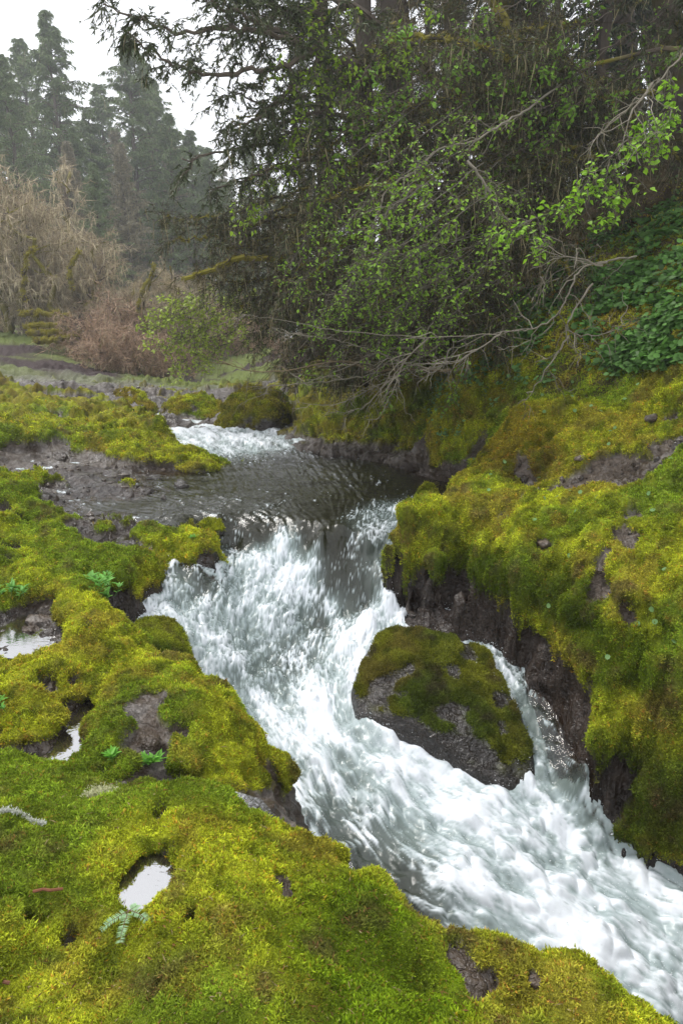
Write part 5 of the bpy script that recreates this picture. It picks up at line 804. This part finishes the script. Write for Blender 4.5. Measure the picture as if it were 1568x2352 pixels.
plant(235, 1325, 'largest leafy plant on the bright moss slope, upper of the pair', 12, .065, C3(.17, .40, .07), .10, .3, .06); plant(243, 1378, 'leafy plant just below the largest one', 9, .06, C3(.17, .40, .07), .09, .3, .045); plant(25, 1375, 'leafy plant by the left edge of the moss slope', 8, .055, C3(.17, .40, .08), .08, .3, .06); plant(3, 1368, 'leafy plant cut by the left edge', 5, .055, C3(.17, .4, .08)); plant(4, 1640, 'leafy plant at the left edge by the puddle block', 4, .05, C3(.14, .36, .05))
plant(290, 1765, 'star shaped plant at the foot of the pointed outcrop, left of two', 3, .05, C3(.15, .38, .04), .03, .3, .015); plant(343, 1758, 'star shaped plant at the foot of the pointed outcrop, right of two', 4, .055, C3(.15, .38, .04), .03, .3, .02); plant(402, 1427, 'tiny plant on top of the small wedged boulder', 3, .035, C3(.2, .42, .06), .03, .35, .01); plant(440, 1243, 'tiny plant on the dark ledge rock', 3, .035, C3(.15, .38, .06), .03, .3, .015); plant(385, 1500, 'sprawling plant in the cleft below the wedged boulder', 6, .05, C3(.17, .38, .05), .06, .25, .03)
for px, py, lab in [(345, 1488, 'tuft of grass at the left of the cleft below the wedged boulder'), (412, 1495, 'tall grass blades at the right of the cleft')]:
    i = hit(px, py); c = P[i]; a = Acc(); n = 14; C = curves(c + RNG.normal(size=(n, 3)) * .012, RNG.normal(size=(n, 3)) * .25 + np.array([0, 0, 1.]), RNG.uniform(.07, .16, n), .25, .05, 6); btube(a, C, .0028, .0006, 3, jit(C3(.17, .34, .05), n, .2)); tag(a.obj('grass_tuft', M_LEAF), lab, 'grass', 'grass tufts by the wedged boulder')
# fir sprig, twig, pale lichen crust
i = hit(300, 2118); c = P[i] + np.array([0, 0, .032]); e = empty('fir_sprig', c); tag(e, 'fallen fir sprig lying on the moss below the round pool', 'sprig'); W, Fo = Acc(), Acc()
for dx, dy, l in [(-.055, -.05, .085), (.0, -.09, .1), (.075, -.03, .09), (.02, .03, .03)]:
    d = norm(np.array([[dx, dy, -.005]])); C = curves(c[None], d, l, .08, .1, 8); btube(W, C, .0016, .0008, 4, C3(.12, .08, .05)); p, T, t, _i = on(C, 70, RNG, .12); n = len(p); sd = np.cross(T, np.array([0, 0, 1.])) * RNG.choice([-1, 1], n)[:, None]; cc = jit(C3(.20, .32, .16), n, .12); scatter(Fo, p, sd + T * .35 + np.array([0, 0, .15]), rdir(n) * .3 + np.array([0, 0, 1.]), .02 * (1 - .3 * t), .0035, TRI, cc, cc * 1.3)
W.obj('twig', M_BARK, e, origin=c); Fo.obj('needles', M_NEEDLE, e, origin=c)
for q, lab, col in [([(78, 2080), (100, 2073), (118, 2072), (145, 2066)], 'reddish dead twig on the near moss', C3(.17, .07, .035)), ([(10, 2272), (25, 2270)], 'short red-brown bit of bark at the lower left edge', C3(.15, .07, .04))]:
    c = np.array([P[hit(*v)] + np.array([0, 0, .02]) for v in q]); a = Acc(); tube(a, c, .0045, 6, col, .2); tag(a.obj('dead_twig', M_BARK), lab, 'twig')
for q, lab in [([(0, 1893), (25, 1890), (50, 1892), (70, 1899), (88, 1905), (102, 1908)], 'white streak of lichen on a thin root across the near moss'), ([(205, 1838), (222, 1832), (240, 1828), (255, 1836)], 'pale cream lichen cushion at the rear of the near outcrop')]:
    a = Acc(); cs_ = [P[hit(*v)] for v in q]; big = 'cushion' in lab; n = 1400 if big else 700; u = RNG.uniform(0, len(cs_) - 1.001, n); f = u.astype(int); c = np.array(cs_); p = c[f] + (c[f + 1] - c[f]) * (u - f)[:, None] + RNG.normal(size=(n, 3)) * (np.array([.018, .018, .008]) if big else .0045) + np.array([0, 0, .012 if big else .008]); scatter(a, p, rdir(n) + np.array([0, 0, .6]), rdir(n), .011, .005, TRI, jit(C3(.50, .50, .30) if big else C3(.55, .56, .50), n, .15)); tag(a.obj('pale_lichen', M_LICHEN), lab, 'lichen')
# air: light mist up the valley
def haze():
    bm = bmesh.new(); bmesh.ops.create_cube(bm, size=1, matrix=mathutils.Matrix.Translation((0, 33, 12)) @ mathutils.Matrix.Diagonal((240, 130, 60, 1))); me = bpy.data.meshes.new('haze'); bm.to_mesh(me); bm.free(); o = bpy.data.objects.new('haze', me); COL.objects.link(o)
    m = bpy.data.materials.new('haze'); m.use_nodes = True; t = m.node_tree; t.nodes.clear(); v = t.nodes.new('ShaderNodeVolumePrincipled'); v.inputs['Color'].default_value = (.93, .95, .97, 1); v.inputs['Density'].default_value = HAZE; v.inputs['Anisotropy'].default_value = .2; out = t.nodes.new('ShaderNodeOutputMaterial'); t.links.new(v.outputs[0], out.inputs['Volume']); me.materials.append(m); tag(o, 'thin rain mist between the near bank and the far wood', 'mist', kind='stuff')
HAZE = .0018
haze()
print('done', time.time() - T0)
